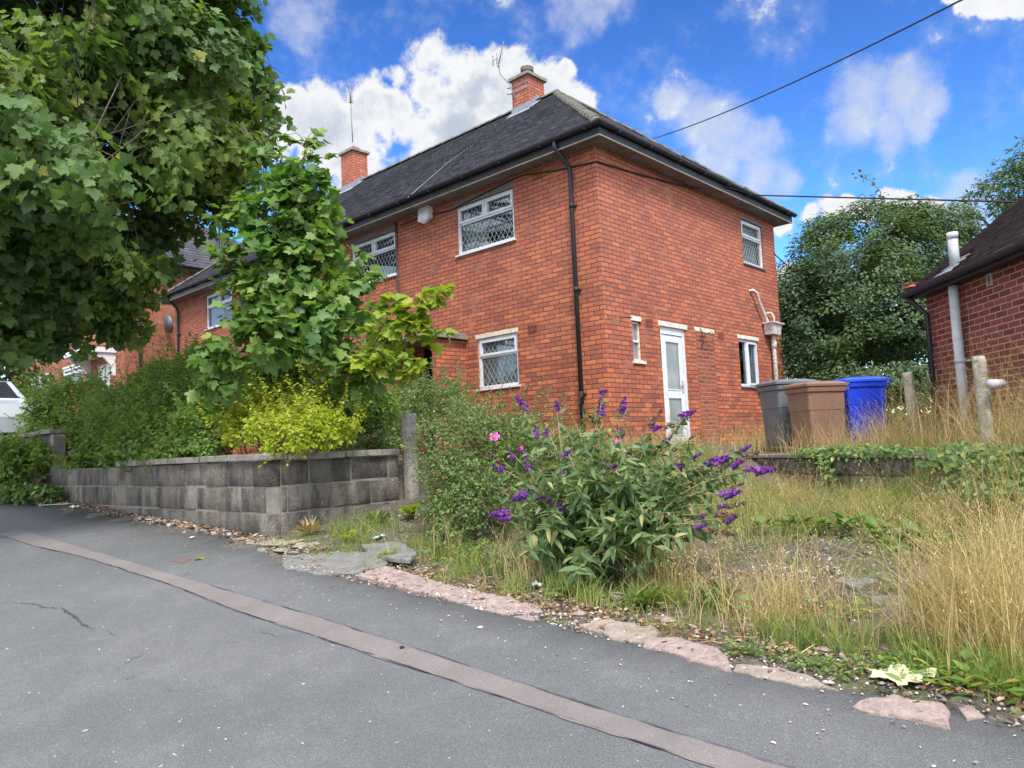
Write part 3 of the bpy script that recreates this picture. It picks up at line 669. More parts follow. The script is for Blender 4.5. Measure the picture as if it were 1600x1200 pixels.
def roof_plane(V, Fc, T, A, B, C, D, rows, tw=.165, lift=.014, thick=.0):
    A, B, C, D = map(np.array, (A, B, C, D)); nrm = np.cross(B-A, D-A); nrm = nrm/np.linalg.norm(nrm)
    if nrm[2] < 0: nrm = -nrm
    ud = (B-A)/np.linalg.norm(B-A)
    for i in range(rows):
        t0, t1 = i/rows, (i+1)/rows
        L0, R0 = A+(D-A)*t0, B+(C-B)*t0; L1, R1 = A+(D-A)*t1, B+(C-B)*t1
        a0, b0 = (L0-A)@ud, (R0-A)@ud; a1, b1 = (L1-A)@ud, (R1-A)@ud
        base0 = L0-ud*a0; base1 = L1-ud*a1
        off = (i % 2)*tw/2; ks = np.arange(math.floor((min(a0, a1)-off)/tw), math.ceil((max(b0, b1)-off)/tw))
        for k_ in ks:
            u0, u1 = k_*tw+off, (k_+1)*tw+off
            p0, p1 = np.clip([u0, u1], a0, b0); q0, q1 = np.clip([u0, u1], a1, b1)
            if p1-p0 < 1e-4 and q1-q0 < 1e-4: continue
            l = lift*random.uniform(.8, 1.35); t = random.random(); o = len(V)
            V.extend([base0+ud*p0+nrm*l, base0+ud*p1+nrm*l, base1+ud*q1+nrm*.001, base1+ud*q0+nrm*.001, base0+ud*p0-nrm*.004, base0+ud*p1-nrm*.004])
            Fc.append((o, o+1, o+2, o+3)); Fc.append((o+4, o+5, o+1, o)); T.extend([t]*6)
def ridge_run(m, a, b_, step=.42, r_=.105):
    a, b_ = Vector(a), Vector(b_); L = (b_-a).length; d = (b_-a).normalized(); up = Vector((0, 0, 1)); up = (up-d*up.dot(d)).normalized(); w = d.cross(up)
    n = int(L/step)
    for i in range(n):
        p = a+d*(L*i/n); q_ = a+d*(L*(i+1)/n-.012); o = len(m.v); j = Vector((random.uniform(-.006, .006),)*3)
        for c, rr in ((p, r_), (q_, r_*.94)):
            for k_ in range(8):
                an = pi*k_/7; m.v.append(tuple(c+j+w*cos(an)*rr+up*(sin(an)*rr*.75-.035)))
        for k_ in range(7): m.f.append((o+k_, o+k_+1, o+8+k_+1, o+8+k_)); m.sm.append(True)
        m.f.append(tuple(o+k_ for k_ in range(8))); m.sm.append(False); m.f.append(tuple(o+15-k_ for k_ in range(8))); m.sm.append(False)
def gutter(m, pts, r_=.058):
    """half round gutter swept along a polyline (mitred)"""
    pts = [Vector(p) for p in pts]; o = len(m.v); K = 9; n = len(pts)
    for i, p in enumerate(pts):
        d0 = (p-pts[i-1]).normalized() if i else (pts[1]-p).normalized(); d1 = (pts[i+1]-p).normalized() if i < n-1 else d0
        w0 = Vector((d0.y, -d0.x, 0)); w1 = Vector((d1.y, -d1.x, 0)); w = (w0+w1); w = w/(w.length**2)*2 if w.length > 1e-6 else w0
        for k_ in range(K): an = pi*k_/(K-1); m.v.append(tuple(p+w*cos(an)*r_-Vector((0, 0, sin(an)*r_))))
        for k_ in range(K): an = pi*(K-1-k_)/(K-1); m.v.append(tuple(p+w*cos(an)*(r_-.006)-Vector((0, 0, sin(an)*(r_-.006)))))
    for i in range(n-1):
        for k_ in range(2*K): m.f.append((o+i*2*K+k_, o+i*2*K+(k_+1) % (2*K), o+(i+1)*2*K+(k_+1) % (2*K), o+(i+1)*2*K+k_)); m.sm.append(False)

# ------------------------------------------------------------ the semi-detached pair in the middle
HX, HY, HZ = -6.667, 9.37, 1.40
XL, YB, EZ = -21.95, HY+6.51, 6.19
hs = thing('brick_house', 'two storey orange red brick house with dark hipped roof and two chimneys', 'house', (HX, HY, HZ))
def H(o): return adopt(o, hs)
TA = Frame((HX, HY, 0), (-1, 0, 0), (0, -1, 0)); TB = Frame((HX, HY, 0), (0, 1, 0), (1, 0, 0))
A_holes = [(1.77, 3.20, 5.10, 6.0), (1.82, 2.79, 2.60, 3.50), (4.98, 6.50, 5.10, 6.0), (3.35, 4.25, 1.45, 3.5), (5.15, 6.75, 2.35, 3.5),
           (8.30, 9.75, 5.10, 6.0), (8.05, 9.55, 2.35, 3.5), (11.82, 13.32, 5.14, 6.08), (12.0, 12.95, 2.6, 3.5)]
B_holes = [(4.93, 5.90, 5.08, 6.0), (1.58, 2.42, 1.45, 3.49), (4.45, 5.33, 2.55, 3.50), (.74, 1.02, 2.86, 3.50)]
wm = MB(); panel(wm, TA, 0, HX-XL, 1.0, EZ+.1, A_holes); panel(wm, TB, 0, YB-HY, 1.0, EZ+.1, B_holes)
panel(wm, Frame((XL, YB, 0), (1, 0, 0), (0, 1, 0)), 0, HX-XL, 1.0, EZ+.1, []); panel(wm, Frame((XL, HY, 0), (0, 1, 0), (-1, 0, 0)), 0, YB-HY, 1.0, EZ+.1, [])
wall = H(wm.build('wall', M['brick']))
def sub(T, u, z): return Frame(T(u, 0, z), T.u, T.n)
def root_children_fix(objs_before, root):
    for o in list(COL.objects):
        if o not in objs_before and o.parent is root and o.matrix_parent_inverse == Matrix.Identity(4): o.matrix_parent_inverse = (Matrix.Translation(root.location) @ Matrix.Rotation(root.rotation_euler.z, 4, 'Z')).inverted()
before = set(COL.objects)
lace = lambda t: .22+.12*abs(sin(t*9))+.35*(t > .62)+.1*(t > .8)
window(hs, sub(TA, 1.77, 5.10), 1.43, .90, 'top2', 'grey_lintel', cur=[(.55, .97, .62, lambda t: .06, 5)], lz=(0, .11), label='upstairs window nearest the corner with diamond leading and a net curtain at its left')
window(hs, sub(TA, 1.82, 2.60), .97, .90, 'top1', 'oldpaint', cur=[(.04, .96, .96, lambda t: .30+.09*sin(t*17)+.05*sin(t*31)-.27*max(0, min(1, (t-.5)*4)), 8)], lz=(0, .075), label='downstairs window with lace curtain right of the porch')
window(hs, sub(TA, 4.98, 5.10), 1.52, .90, 'top2', 'grey_lintel', lz=(0, .11))
window(hs, sub(TA, 5.15, 2.35), 1.60, 1.15, 'top2', 'oldpaint', cur=[(.04, .96, .96, lambda t: .06, 9)])
window(hs, sub(TA, 8.30, 5.10), 1.45, .90, 'top2', 'grey_lintel'); window(hs, sub(TA, 8.05, 2.35), 1.5, 1.15, 'top2', 'oldpaint')
window(hs, sub(TA, 11.82, 5.14), 1.50, .94, 'top2', 'grey_lintel', lead=False, cur=[(.50, .97, .95, lambda t: .06, 8)], label='upstairs window at the far left end with long curtains')
window(hs, sub(TA, 12.0, 2.6), .95, .9, 'top1', 'oldpaint')
window(hs, sub(TB, 4.93, 5.08), .97, .92, 'top1', 'grey_lintel', sill='grey_lintel', cur=[(.04, .96, .97, lambda t: .08, 8)], lz=(0, .07), mat='upvc', label='upstairs window on the side wall with grey stone sill')
window(hs, sub(TB, 4.45, 2.55), .88, .95, 'double', 'oldpaint', sill='slab', lead=False, cur=[(.5, .96, .95, lambda t: .07, 6)], lz=(0, .075), label='downstairs white window beside the waste pipe')
# narrow decayed slit window
T_ = sub(TB, .74, 2.86); m = MB(); obox(m, T_, .005, .035, -.10, -.05, 0, .62); obox(m, T_, .245, .275, -.10, -.05, 0, .62); obox(m, T_, .035, .245, -.10, -.05, .30, .335); obox(m, T_, .035, .245, -.10, -.05, .60, .64); obox(m, T_, .035, .245, -.10, -.05, 0, .03)
sw = m.build('slit_window', M['oldpaint'], hs); sw['label'] = 'narrow decayed window slit with peeling cream paint'
m = MB(); obox(m, T_, .035, .245, -.085, -.078, .03, .30); obox(m, T_, .035, .245, -.085, -.078, .335, .60); m.build('pane', M['frosted'], sw)
m = MB(); obox(m, T_, -.03, .31, -.10, .035, -.055, -.002); m.build('sill', M['oldpaint'], sw)
m = MB(); obox(m, T_, -.02, .275, -.10, .006, .642, .72); m.build('lintel', M['oldpaint'], sw)
# white back door
T_ = sub(TB, 1.58, 1.45); W_, H_ = .84, 2.04; m = MB()
for q_ in ((0, .07, 0, H_), (W_-.07, W_, 0, H_), (.07, W_-.07, H_-.12, H_), (.07, W_-.07, 0, .03)): obox(m, T_, q_[0], q_[1], -.10, -.03, q_[2], q_[3])
dr = m.build('door', M['upvc'], hs); dr['label'] = 'white plastic back door with two obscured glass panels'
m = MB()
for q_ in ((.085, .20, .04, 1.91), (.64, .755, .04, 1.91), (.20, .64, 1.80, 1.91), (.20, .64, .83, .97), (.20, .64, .04, .20)): obox(m, T_, q_[0], q_[1], -.085, -.045, q_[2], q_[3])
for a, b_, c, d in ((.19, .65, .19, .84), (.19, .65, .96, 1.81)):
    for q_ in ((a, a+.018, c, d), (b_-.018, b_, c, d), (a+.018, b_-.018, c, c+.018), (a+.018, b_-.018, d-.018, d)): obox(m, T_, q_[0], q_[1], -.05, -.036, q_[2], q_[3])
m.build('door_leaf', M['upvc'], dr)
m = MB(); obox(m, T_, .20, .64, -.068, -.058, .20, .83); obox(m, T_, .20, .64, -.068, -.058, .97, 1.80); m.build('pane', M['frosted'], dr)
m = MB(); obox(m, T_, .68, .715, -.045, -.03, .92, 1.14); obox(m, T_, .60, .70, -.022, -.008, 1.04, 1.06); obox(m, T_, .69, .705, -.03, -.008, 1.04, 1.06); m.build('handle', M['lead'], dr)
m = MB(); obox(m, T_, -.05, .90, -.10, .010, 2.042, 2.125); m.build('lintel', M['oldpaint'], dr)
m = MB(); obox(m, T_, -.03, .87, -.10, .10, -.10, -.002); m.build('doorstep', M['slab'], dr)
# bricked-up doorway
m = MB(); obox(m, TB, 2.78, 3.42, -.02, .0035, 1.2, 3.50); ip = m.build('infill_panel', M['brick_patch'], hs); ip['label'] = 'former doorway filled with paler mortared brick'
m = MB(); obox(m, TB, 2.74, 3.47, -.10, .008, 3.502, 3.575); m.build('lintel', M['oldpaint'], ip)
m = MB(); m.tube([TB(2.93, .01, 3.56), TB(2.93, .05, 3.50), TB(2.94, .05, 3.28), TB(2.93, .02, 3.2)], .009, 6)
m.tube([TB(2.93, .05, 3.40), TB(3.12, .14, 3.50), TB(3.16, .15, 3.44)], .006, 6); m.tube([TB(2.93, .05, 3.28), TB(3.2, .12, 3.34), TB(3.42, .04, 3.37)], .006, 6); m.tube([TB(2.86, .04, 3.4), TB(3.02, .06, 3.4)], .01, 6)
br = m.build('rusty_bracket', M['rubber'], hs)
m = MB(); m.tube([TB(.40, .01, 3.50), TB(.47, .07, 3.515), TB(.62, .09, 3.52)], .008, 6); m.build('rusty_bracket', M['rubber'], hs)
for T_, u, z in ((TA, 1.36, 3.43), (TB, 1.14, 3.43), (TB, 3.62, 3.42), (TB, 3.95, 1.62), (TA, 1.10, 5.98), (TA, 13.9, 5.95)): airbrick(hs, T_, u, z, h=.145)
# porch
px0, px1, py0 = HX-4.55, HX-3.10, HY-.70
pm = MB(); panel(pm, Frame((px1, py0, 0), (0, 1, 0), (1, 0, 0)), 0, .70, 1.0, 3.50, []); panel(pm, Frame((px0, py0, 0), (0, 1, 0), (-1, 0, 0)), 0, .70, 1.0, 3.50, [])
panel(pm, Frame((px1, py0, 0), (-1, 0, 0), (0, -1, 0)), 0, .11, 1.0, 3.50, []); panel(pm, Frame((px0, py0, 0), (1, 0, 0), (0, -1, 0)), 0, .11, 1.0, 3.50, [])
panel(pm, Frame((px1-.11, py0, 0), (0, 1, 0), (-1, 0, 0)), 0, .70, 1.0, 3.50, []); panel(pm, Frame((px0+.11, py0, 0), (0, 1, 0), (1, 0, 0)), 0, .70, 1.0, 3.50, [])
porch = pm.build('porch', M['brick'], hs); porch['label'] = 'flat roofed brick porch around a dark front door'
m = MB(); m.bevbox(px0-.10, px1+.10, py0-.12, HY-.003, 3.52, 3.60, .01); m.bevbox(px0-.05, px1+.05, py0-.06, HY-.003, 3.60, 3.64, .01); m.build('porch_roof', M['coping'], porch)
T_ = sub(TA, 3.35, 1.45); m = MB(); obox(m, T_, 0, .9, -.10, -.06, 0, 2.05)
for q_ in ((.0, .06), (.84, .9)): obox(m, T_, q_[0], q_[1], -.06, -.02, 0, 2.05)
for i in range(3): obox(m, T_, .14, .76, -.06, -.045, .15+i*.62, .62+i*.62)
fd = m.build('door', M['dark_wood'], hs); fd['label'] = 'dark front door inside the porch'
m = MB(); m.tube([T_(.74, -.06, 1.0), T_(.74, -.02, 1.0), T_(.66, -.02, 1.0)], .01, 6); m.build('handle', M['lead'], fd)
# alarm box
m = MB(); T_ = sub(TA, 3.84, 5.88); bm = bmesh.new()
vs = [bm.verts.new(T_(*p)) for p in ((0, .0, .10), (.30, 0, .10), (.30, .13, .06), (0, .13, .06), (0, 0, .36), (.30, 0, .36), (.30, .12, .37), (0, .12, .37), (.12, .09, 0), (.18, .09, 0), (.18, .02, .02), (.12, .02, .02))]
for f in ((4, 5, 6, 7), (7, 6, 2, 3), (0, 4, 7, 3), (5, 1, 2, 6), (0, 1, 5, 4), (3, 2, 9, 8), (2, 1, 10, 9), (1, 0, 11, 10), (0, 3, 8, 11), (8, 9, 10, 11)): bm.faces.new([vs[i] for i in f])
bmesh.ops.recalc_face_normals(bm, faces=bm.faces[:]); bmesh.ops.bevel(bm, geom=bm.edges[:], offset=.008, segments=2, affect='EDGES'); m.bm(bm)
m.build('alarm_box', M['alarm'], hs)
# roof
OV = .32; xr, xl, yf, yb = HX+OV, XL-OV, HY-OV, YB+OV; ze = 6.38; RZ = 9.30; ym = (yf+yb)/2; run = ym-yf; rxr, rxl = xr-run, xl+run
V, Fc, T = [], [], []
roof_plane(V, Fc, T, (xr, yf, ze), (xl, yf, ze), (rxl, ym, RZ), (rxr, ym, RZ), 44); roof_plane(V, Fc, T, (xr, yb, ze), (xr, yf, ze), (rxr, ym, RZ), (rxr, ym+.001, RZ), 44)
roof_plane(V, Fc, T, (xl, yf, ze), (xl, yb, ze), (rxl, ym+.001, RZ), (rxl, ym, RZ), 44); roof_plane(V, Fc, T, (xl, yb, ze), (xr, yb, ze), (rxr, ym, RZ), (rxl, ym, RZ), 44)
roof = np_mesh('roof', np.array(V), np.array(Fc), M['tiles'], hs, np.array(T))
m = MB(); ridge_run(m, (rxr+.05, ym, RZ+.02), (rxl, ym, RZ+.02)); m.build('ridge_tiles', M['ridge'], roof)
for a, b_ in (((xr, yf), rxr), ((xr, yb), rxr), ((xl, yf), rxl), ((xl, yb), rxl)):
    m = MB(); ridge_run(m, (a[0], a[1], ze+.02), (b_, ym, RZ+.02), .30, .10); m.build('hip_tiles', M['ridge'], roof)
m = MB()
m.box(xl+.03, xr-.03, yf+.03, HY-.003, 6.19, 6.205); m.box(HX+.003, xr-.03, HY+.0, yb-.03, 6.19, 6.205); m.box(xl+.03, XL-.003, HY, yb-.03, 6.19, 6.205); m.box(XL, HX, YB+.003, yb-.03, 6.19, 6.205)
m.build('soffit', M['soffit'], hs)
m = MB(); m.box(xl+.02, xr-.045, yf+.015, yf+.040, 6.20, 6.34); m.box(xr-.040, xr-.015, yf+.015, yb-.015, 6.20, 6.34); m.box(xl+.015, xl+.04, yf+.05, yb-.015, 6.20, 6.34); m.build('fascia', M['black_plastic'], hs)
m = MB(); m.box(xl+.02, xr-.012, yf+.006, yf+.032, 6.182, 6.198); m.box(xr-.035, xr-.008, yf+.034, yb-.01, 6.182, 6.198); m.build('soffit_trim', M['fascia_trim'], hs)
m = MB(); o_ = .035; gz = 6.375; gutter(m, [(xl-o_, yb+o_, gz), (xl-o_, yf-o_, gz), (xr+o_, yf-o_, gz), (xr+o_, yb+o_, gz)]); gt = m.build('gutter', M['black_plastic'], hs)
for yy in np.arange(yf+.4, yb, .9): m = MB(); m.box(xr-.02, xr+.10, yy, yy+.02, 6.30, 6.325); m.build('gutter_bracket', M['black_plastic'], gt)
for xx in np.arange(xl+.4, xr, .9): m = MB(); m.box(xx, xx+.02, yf-.10, yf+.02, 6.30, 6.325); m.build('gutter_bracket', M['black_plastic'], gt)
def downpipe(T, u, zt, zb, r_=.036, mat='black_plastic', brk=(5.2, 4.2, 3.2, 2.2), ov=OV):
    m = MB(); m.tube([T(u+.06, ov+.03, zt+.02), T(u+.06, ov+.03, zt-.10), T(u+.01, .10, zt-.33), T(u, .062, zt-.45), T(u, .062, zb)], r_, 12)
    for z in brk: m.tube([T(u, .062, z), T(u, .062, z+.07)], r_+.009, 12); obox(m, T, u-.06, u+.06, 0, .035, z+.015, z+.045)
    return m.build('drainpipe', M[mat], hs)
downpipe(TA, .47, 6.33, 1.3, brk=(5.30, 3.95, 2.30)); downpipe(TA, 14.95, 6.33, 1.3)
m = MB(); m.tube([TA(4.90, .03, 6.15), TA(4.90, .03, 2.0)], .011, 6); m.tube([TA(4.95, .03, 6.15), TA(4.95, .03, 2.0)], .008, 6); m.build('conduit', M['cable'], hs)
# hopper and waste pipes on the side wall
hp = MB(); bm = bmesh.new(); T_ = TB
top = [T_(5.55, .012, 3.90), T_(6.10, .012, 3.90), T_(6.10, .26, 3.90), T_(5.55, .26, 3.90)]; mid = [T_(5.60, .015, 3.88), T_(6.05, .015, 3.88), T_(6.05, .23, 3.88), T_(5.60, .23, 3.88)]; bot = [T_(5.64, .02, 3.66), T_(6.01, .02, 3.66), T_(6.01, .20, 3.66), T_(5.64, .20, 3.66)]
hp.box(min(p[0] for p in top), max(p[0] for p in top), min(p[1] for p in top), max(p[1] for p in top), 3.88, 3.91)
hp.add(mid+bot, [(0, 1, 5, 4), (1, 2, 6, 5), (2, 3, 7, 6), (3, 0, 4, 7), (7, 4, 5, 6)])
hopper = hp.build('hopper', M['old_pipe'], hs)
m = MB(); m.tube([T_(5.88, .09, 3.68), T_(5.90, .08, 3.4), T_(5.92, .07, 1.2)], .045, 12); m.tube([T_(5.905, .08, 3.38), T_(5.905, .08, 3.52)], .058, 12); wp = m.build('waste_pipe', M['old_pipe'], hs)
m = MB(); m.tube([T_(5.08, -.02, 4.52), T_(5.14, .06, 4.53), T_(5.24, .09, 4.48), T_(5.30, .09, 4.34), T_(5.66, .09, 3.93), T_(5.66, .09, 3.85)], .030, 10); m.build('waste_pipe', M['old_pipe'], hs)
m = MB(); m.tube([T_(5.80, -.01, 4.12), T_(5.88, .08, 4.14), T_(5.93, .11, 4.05), T_(5.90, .12, 3.85)], .024, 10); m.build('waste_pipe', M['old_pipe'], hs)
# chimneys
def chimney(x0, x1, y0, y1, zt, lab, pot):
    m = MB(); m.box(x0, x1, y0, y1, 8.0, zt-.004)
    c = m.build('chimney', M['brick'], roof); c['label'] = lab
    m = MB(); m.bevbox(x0-.06, x1+.06, y0-.06, y1+.06, zt, zt+.075, .012); m.build('chimney_cap', M['coping'], c)
    cx, cy = (x0+x1)/2, (y0+y1)/2
    m = MB()
    if pot == 'round':
        bm = bmesh.new()
        for (ra, rb, za, zb) in ((.135, .125, .06, .10), (.12, .115, .10, .24), (.15, .15, .24, .33)):
            bmesh.ops.create_cone(bm, cap_ends=True, segments=20, radius1=ra, radius2=rb, depth=zb-za, matrix=Matrix.Translation((cx, cy, zt+(za+zb)/2)))
        m.bm(bm, False); m.build('chimney_pot', M['ridge'], c)
    else:
        m.bevbox(cx-.13, cx+.13, cy-.12, cy+.12, zt+.076, zt+.22, .02); m.build('chimney_pot', M['terracotta'], c)
    m = MB(); sl = (RZ-ze)/run
    zf = lambda y: RZ-abs(y-ym)*sl
    for yy in (y0-.004,):
        m.add([(x0-.05, yy, zf(yy)-.02), (x1+.05, yy, zf(yy)-.02), (x1+.03, yy, zf(yy)+.17), (x0-.03, yy, zf(yy)+.17)], [(0, 1, 2, 3)])
        m.add([(x0-.1, yy-.16, zf(yy-.16)+.03), (x1+.12, yy-.16, zf(yy-.16)+.03), (x1+.05, yy, zf(yy)+.035), (x0-.05, yy, zf(yy)+.035)], [(0, 1, 2, 3)])
    for xx, s in ((x1+.004, 1), (x0-.004, -1)):
        ys = np.linspace(y0, ym, 5)
        for a, b_ in zip(ys, ys[1:]): m.add([(xx, a, zf(a)-.03), (xx, b_, zf(b_)-.03), (xx, b_, zf(a)+.20), (xx, a, zf(a)+.20)], [(0, 1, 2, 3)])
        m.add([(xx, y0, zf(y0)+.03), (xx+s*.16, y0-.05, zf(y0)+.0), (xx+s*.16, ym, RZ+.03), (xx, ym, RZ+.05)], [(0, 1, 2, 3)])
    m.build('flashing', M['flashing'], c); return c
chimney(-10.94, -10.45, 12.27, 12.82, 9.80, 'near chimney with a round dark pot', 'round'); chimney(-17.62, -17.05, 12.27, 12.77, 10.10, 'far chimney with a square red pot', 'square')
root_children_fix(before, hs)
for o in COL.objects:                                # anything parented straight to the house keeps world placement
    if o.parent is hs: o.matrix_parent_inverse = Matrix.Translation(hs.location).inverted()

# aerials
t = thing('tv_aerial', 'television aerial on a bent pole strapped to the near chimney', 'aerial', (-10.98, 12.25, 9.45))
def adopt_all(root, lst):
    for o in lst: adopt(o, root)
zA = P(785, 65, 16.6)
a0, a1, a2, a3 = [on_plane(px_, py_, (0, 12.2, 0), (0, 1, 0)) for px_, py_ in ((804, 158), (799, 135), (781, 115), (779, 100))]
mm = MB(); mm.tube([a0, a1, a1*.3+a2*.7, a2, a3], .014, 8); pole = mm.build('pole', M['galv'])
b0, b1 = [on_plane(px_, py_, (0, 12.2, 0), (0, 1, 0)) for px_, py_ in ((778, 105), (787, 65))]
mm = MB(); mm.tube([b0, b1], .012, 6)
for i in range(12):
    c = b0*(1-i/12)+b1*i/12; mm.tube([c+np.array([0, -.07, .0]), c+np.array([0, .07, .0])], .004, 4)
boom = mm.build('boom', M['galv'])
mm = MB(); c = a3
for dx in (-.09, .03):
    for e in (((dx, -.10, -.05), (dx, -.10, .18)), ((dx+.05, -.12, -.05), (dx+.05, -.12, .18)), ((dx, -.10, -.05), (dx+.05, -.12, -.05)), ((dx, -.10, .18), (dx+.05, -.12, .18)), ((dx, -.1, .06), (dx+.05, -.12, .06))):
        mm.tube([c+np.array(e[0]), c+np.array(e[1])], .006, 5)
mm.tube([c+np.array([-.06, -.11, .06]), c+np.array([.07, -.11, .06])], .008, 5)
refl = mm.build('reflector', M['flashing'])
mm = MB()
for z in (9.52, 9.66): mm.tube([(-11.02, 12.2, z), (-10.9, 12.25, z-.01)], .012, 6); mm.box(-10.96, -10.43, 12.258, 12.268, z-.015, z+.015)
clp = mm.build('strap', M['galv']); adopt_all(t, [pole, boom, refl, clp])
t = thing('tv_aerial', 'thin straight mast aerial rising from the square pot of the far chimney', 'aerial', (-17.3, 12.5, 10.3))
b0, b1, b2 = [on_plane(px_, py_, (0, 12.5, 0), (0, 1, 0)) for px_, py_ in ((551, 222), (548, 160), (547, 133))]
mm = MB(); mm.tube([b0, b1], .014, 6); pole = mm.build('pole', M['galv']); mm = MB(); mm.tube([b1, b2], .024, 6)
for i in range(8): c = b1*(1-i/8)+b2*i/8; mm.tube([c+np.array([0, -.09, 0]), c+np.array([0, .09, 0])], .007, 4)
mm.tube([b1+np.array([-.07, 0, .02]), b1+np.array([.07, 0, .0])], .02, 5); adopt_all(t, [pole, mm.build('boom', M['galv'])])
# cables
def cable(label, pts, r_, sag=0., n=10):
    out = []
    for i in range(len(pts)-1):
        for j in range(n):
            tt = j/n; p = np.array(pts[i])*(1-tt)+np.array(pts[i+1])*tt; p = p-np.array([0, 0, sag*4*tt*(1-tt)]); out.append(p)
    out.append(np.array(pts[-1])); m = MB(); m.tube(out, r_, 6); return tag(m.build('cable', M['cable']), label, 'cable')
yA = HY-.02
onA = lambda a, b_: on_plane(a, b_, (0, yA, 0), (0, 1, 0)); onB = lambda a, b_: on_plane(a, b_, (HX+.025, 0, 0), (1, 0, 0))
cable('black cable drooping across the front brickwork past the alarm box', [onA(626, 352), onA(660, 338), onA(705, 328), onA(760, 300), onA(815, 274), onA(870, 266), onA(915, 256), onA(932, 252)], .011, 0, 3)
cable('black cable running under the side eaves and away to the right', [onB(933, 252), onB(985, 268), onB(1040, 283), onB(1080, 294)+np.array([.02, 0, 0]), onB(1110, 298)+np.array([.3, 0, 0]), P(1180, 305, 15.5), P(1600, 316, 13), P(1900, 300, 12)], .014, .0, 8)
cable('overhead wire crossing the sky from top right down to the roof', [P(1009, 220, 17.5), P(1502, 0, 8), P(1502, 0, 8)+(P(1502, 0, 8)-P(1009, 220, 17.5))*1.6], .010, .12, 14)
cable('thin pale line lying diagonally down the front slope of the roof', [on_plane(a, b, (0, 9.05, 6.42), (0, -.7957, 1)) for a, b in ((800, 184), (745, 222), (700, 254), (637, 309))], .010, 0, 2).data.materials[0] = M['galv']
cable('thin wire running down from the back corner of the house towards the shrub', [P(1209, 396, 16.6), P(1248, 428, 20)], .012, .02)

# ------------------------------------------------------------ ground lookups
def GP(px, py, lo=1.5, hi=25.):
    d = ray(px, py); d = d/hypot(d[0], d[1]); prev = lo
    for t in np.arange(lo, hi, .05):
        p = CAM+d*t
        if p[2] < float(G(p[0], p[1])): return np.array([p[0], p[1], float(G(p[0], p[1]))])
    return CAM+d*hi
def gz(x, y): return float(G(x, y))

# ------------------------------------------------------------ kerb stones and slabs
def slab(name, label, pts, th, mat, cat, group=None, lift=.012, plane_z=None):
    W3 = [on_plane(a, b, (0, 0, .2+lift), (.0435, -.126, 1)) if plane_z is None else CAM+ray(a, b)*(plane_z-CAM[2])/ray(a, b)[2] for a, b in pts]
    c = sum(W3)/len(W3); bm = bmesh.new(); vs = []
    rr = random.Random(int(pts[0][0])); n = len(W3); ring = []
    for i in range(n):
        a, b = W3[i], W3[(i+1) % n]; L = np.linalg.norm(b-a); kk = max(1, int(L/.045))
        for j in range(kk):
            p = a*(1-j/kk)+b*j/kk; out = (p-c); out[2] = 0; ln = np.linalg.norm(out)+1e-6
            p = p+out/ln*rr.uniform(-.024, .022); ring.append(p)
    lev = [(1.0, -th), (1.0, -.006), (.975, .0)]
    rings = [[bm.verts.new(tuple((c+(p-c)*s)[:2]-c[:2])+((p-c)[2]*1.+z_+rr.uniform(-.003, .003),)) for p in ring] for s, z_ in lev]
    m_ = len(ring)
    for r0, r1 in zip(rings, rings[1:]):
        for i in range(m_): bm.faces.new((r0[i], r0[(i+1) % m_], r1[(i+1) % m_], r1[i]))
    bm.faces.new(rings[-1]); bmesh.ops.triangulate(bm, faces=[f for f in bm.faces if len(f.verts) > 4]); bmesh.ops.recalc_face_normals(bm, faces=bm.faces[:])
    m = MB(); m.bm(bm); o = m.build(name, mat); o.location = c; return tag(o, label, cat, group)
KG = 'broken stones along the pavement edge'
slab('kerb_stone', 'long crumbled pink concrete strip at the pavement edge left of the buddleia', [(552, 898), (600, 884), (700, 914), (800, 934), (848, 948), (838, 971), (760, 954), (700, 937), (620, 915)], .05, M['pinkstone'], 'kerb stone', KG, .003)
slab('kerb_stone', 'buff broken flagstone at the pavement edge below the buddleia', [(905, 976), (950, 966), (1030, 982), (1016, 1002), (970, 1000)], .05, M['buffstone'], 'kerb stone', KG, .006)
slab('kerb_stone', 'pale pink kerb stone with ragged ends in the middle of the pavement edge', [(1004, 1000), (1055, 994), (1132, 1016), (1140, 1046), (1090, 1033), (1010, 1010)], .05, M['pinkstone'], 'kerb stone', KG, .010)
slab('kerb_stone', 'long narrow buff kerb stone sunk in gravel right of the pale pink one', [(1142, 1036), (1200, 1040), (1262, 1054), (1306, 1076), (1262, 1074), (1142, 1047)], .05, M['buffstone'], 'kerb stone', KG, .006)
slab('kerb_stone', 'big rough pink kerb stone nearest the viewer at the right', [(1332, 1092), (1400, 1087), (1484, 1098), (1494, 1112), (1476, 1133), (1400, 1120), (1336, 1103)], .06, M['pinkstone'], 'kerb stone', KG, .010)
slab('kerb_stone', 'small pink stone fragment right of the biggest kerb stone', [(1496, 1100), (1520, 1102), (1540, 1118), (1512, 1120)], .04, M['pinkstone'], 'kerb stone', KG, .008)
slab('paving_slab', 'cracked grey tarmac slab patch at the foot of the block wall', [(446, 868), (520, 862), (590, 862), (606, 880), (560, 893), (500, 897), (440, 887)], .03, M['slab'], 'paving slab', None, .006)
slab('paving_slab', 'grey paving slab lying under the pale blue litter', [(566, 850), (625, 846), (652, 862), (640, 874), (580, 868)], .03, M['slab'], 'paving slab', None, .015)
slab('concrete_step', 'worn concrete step half buried between gate post and buddleia', [(694, 826), (748, 814), (788, 817), (776, 829), (735, 833), (704, 831)], .10, M['coping'], 'step', None, 0, GP(740, 832)[2]+.012)
SG = 'mossy broken flagstones'
slab('flagstone', 'mossy flat stone at the left of the bare patch in the yard', [(1300, 905), (1345, 896), (1372, 908), (1340, 920)], .03, M['slab'], 'flagstone', SG, 0, .665)
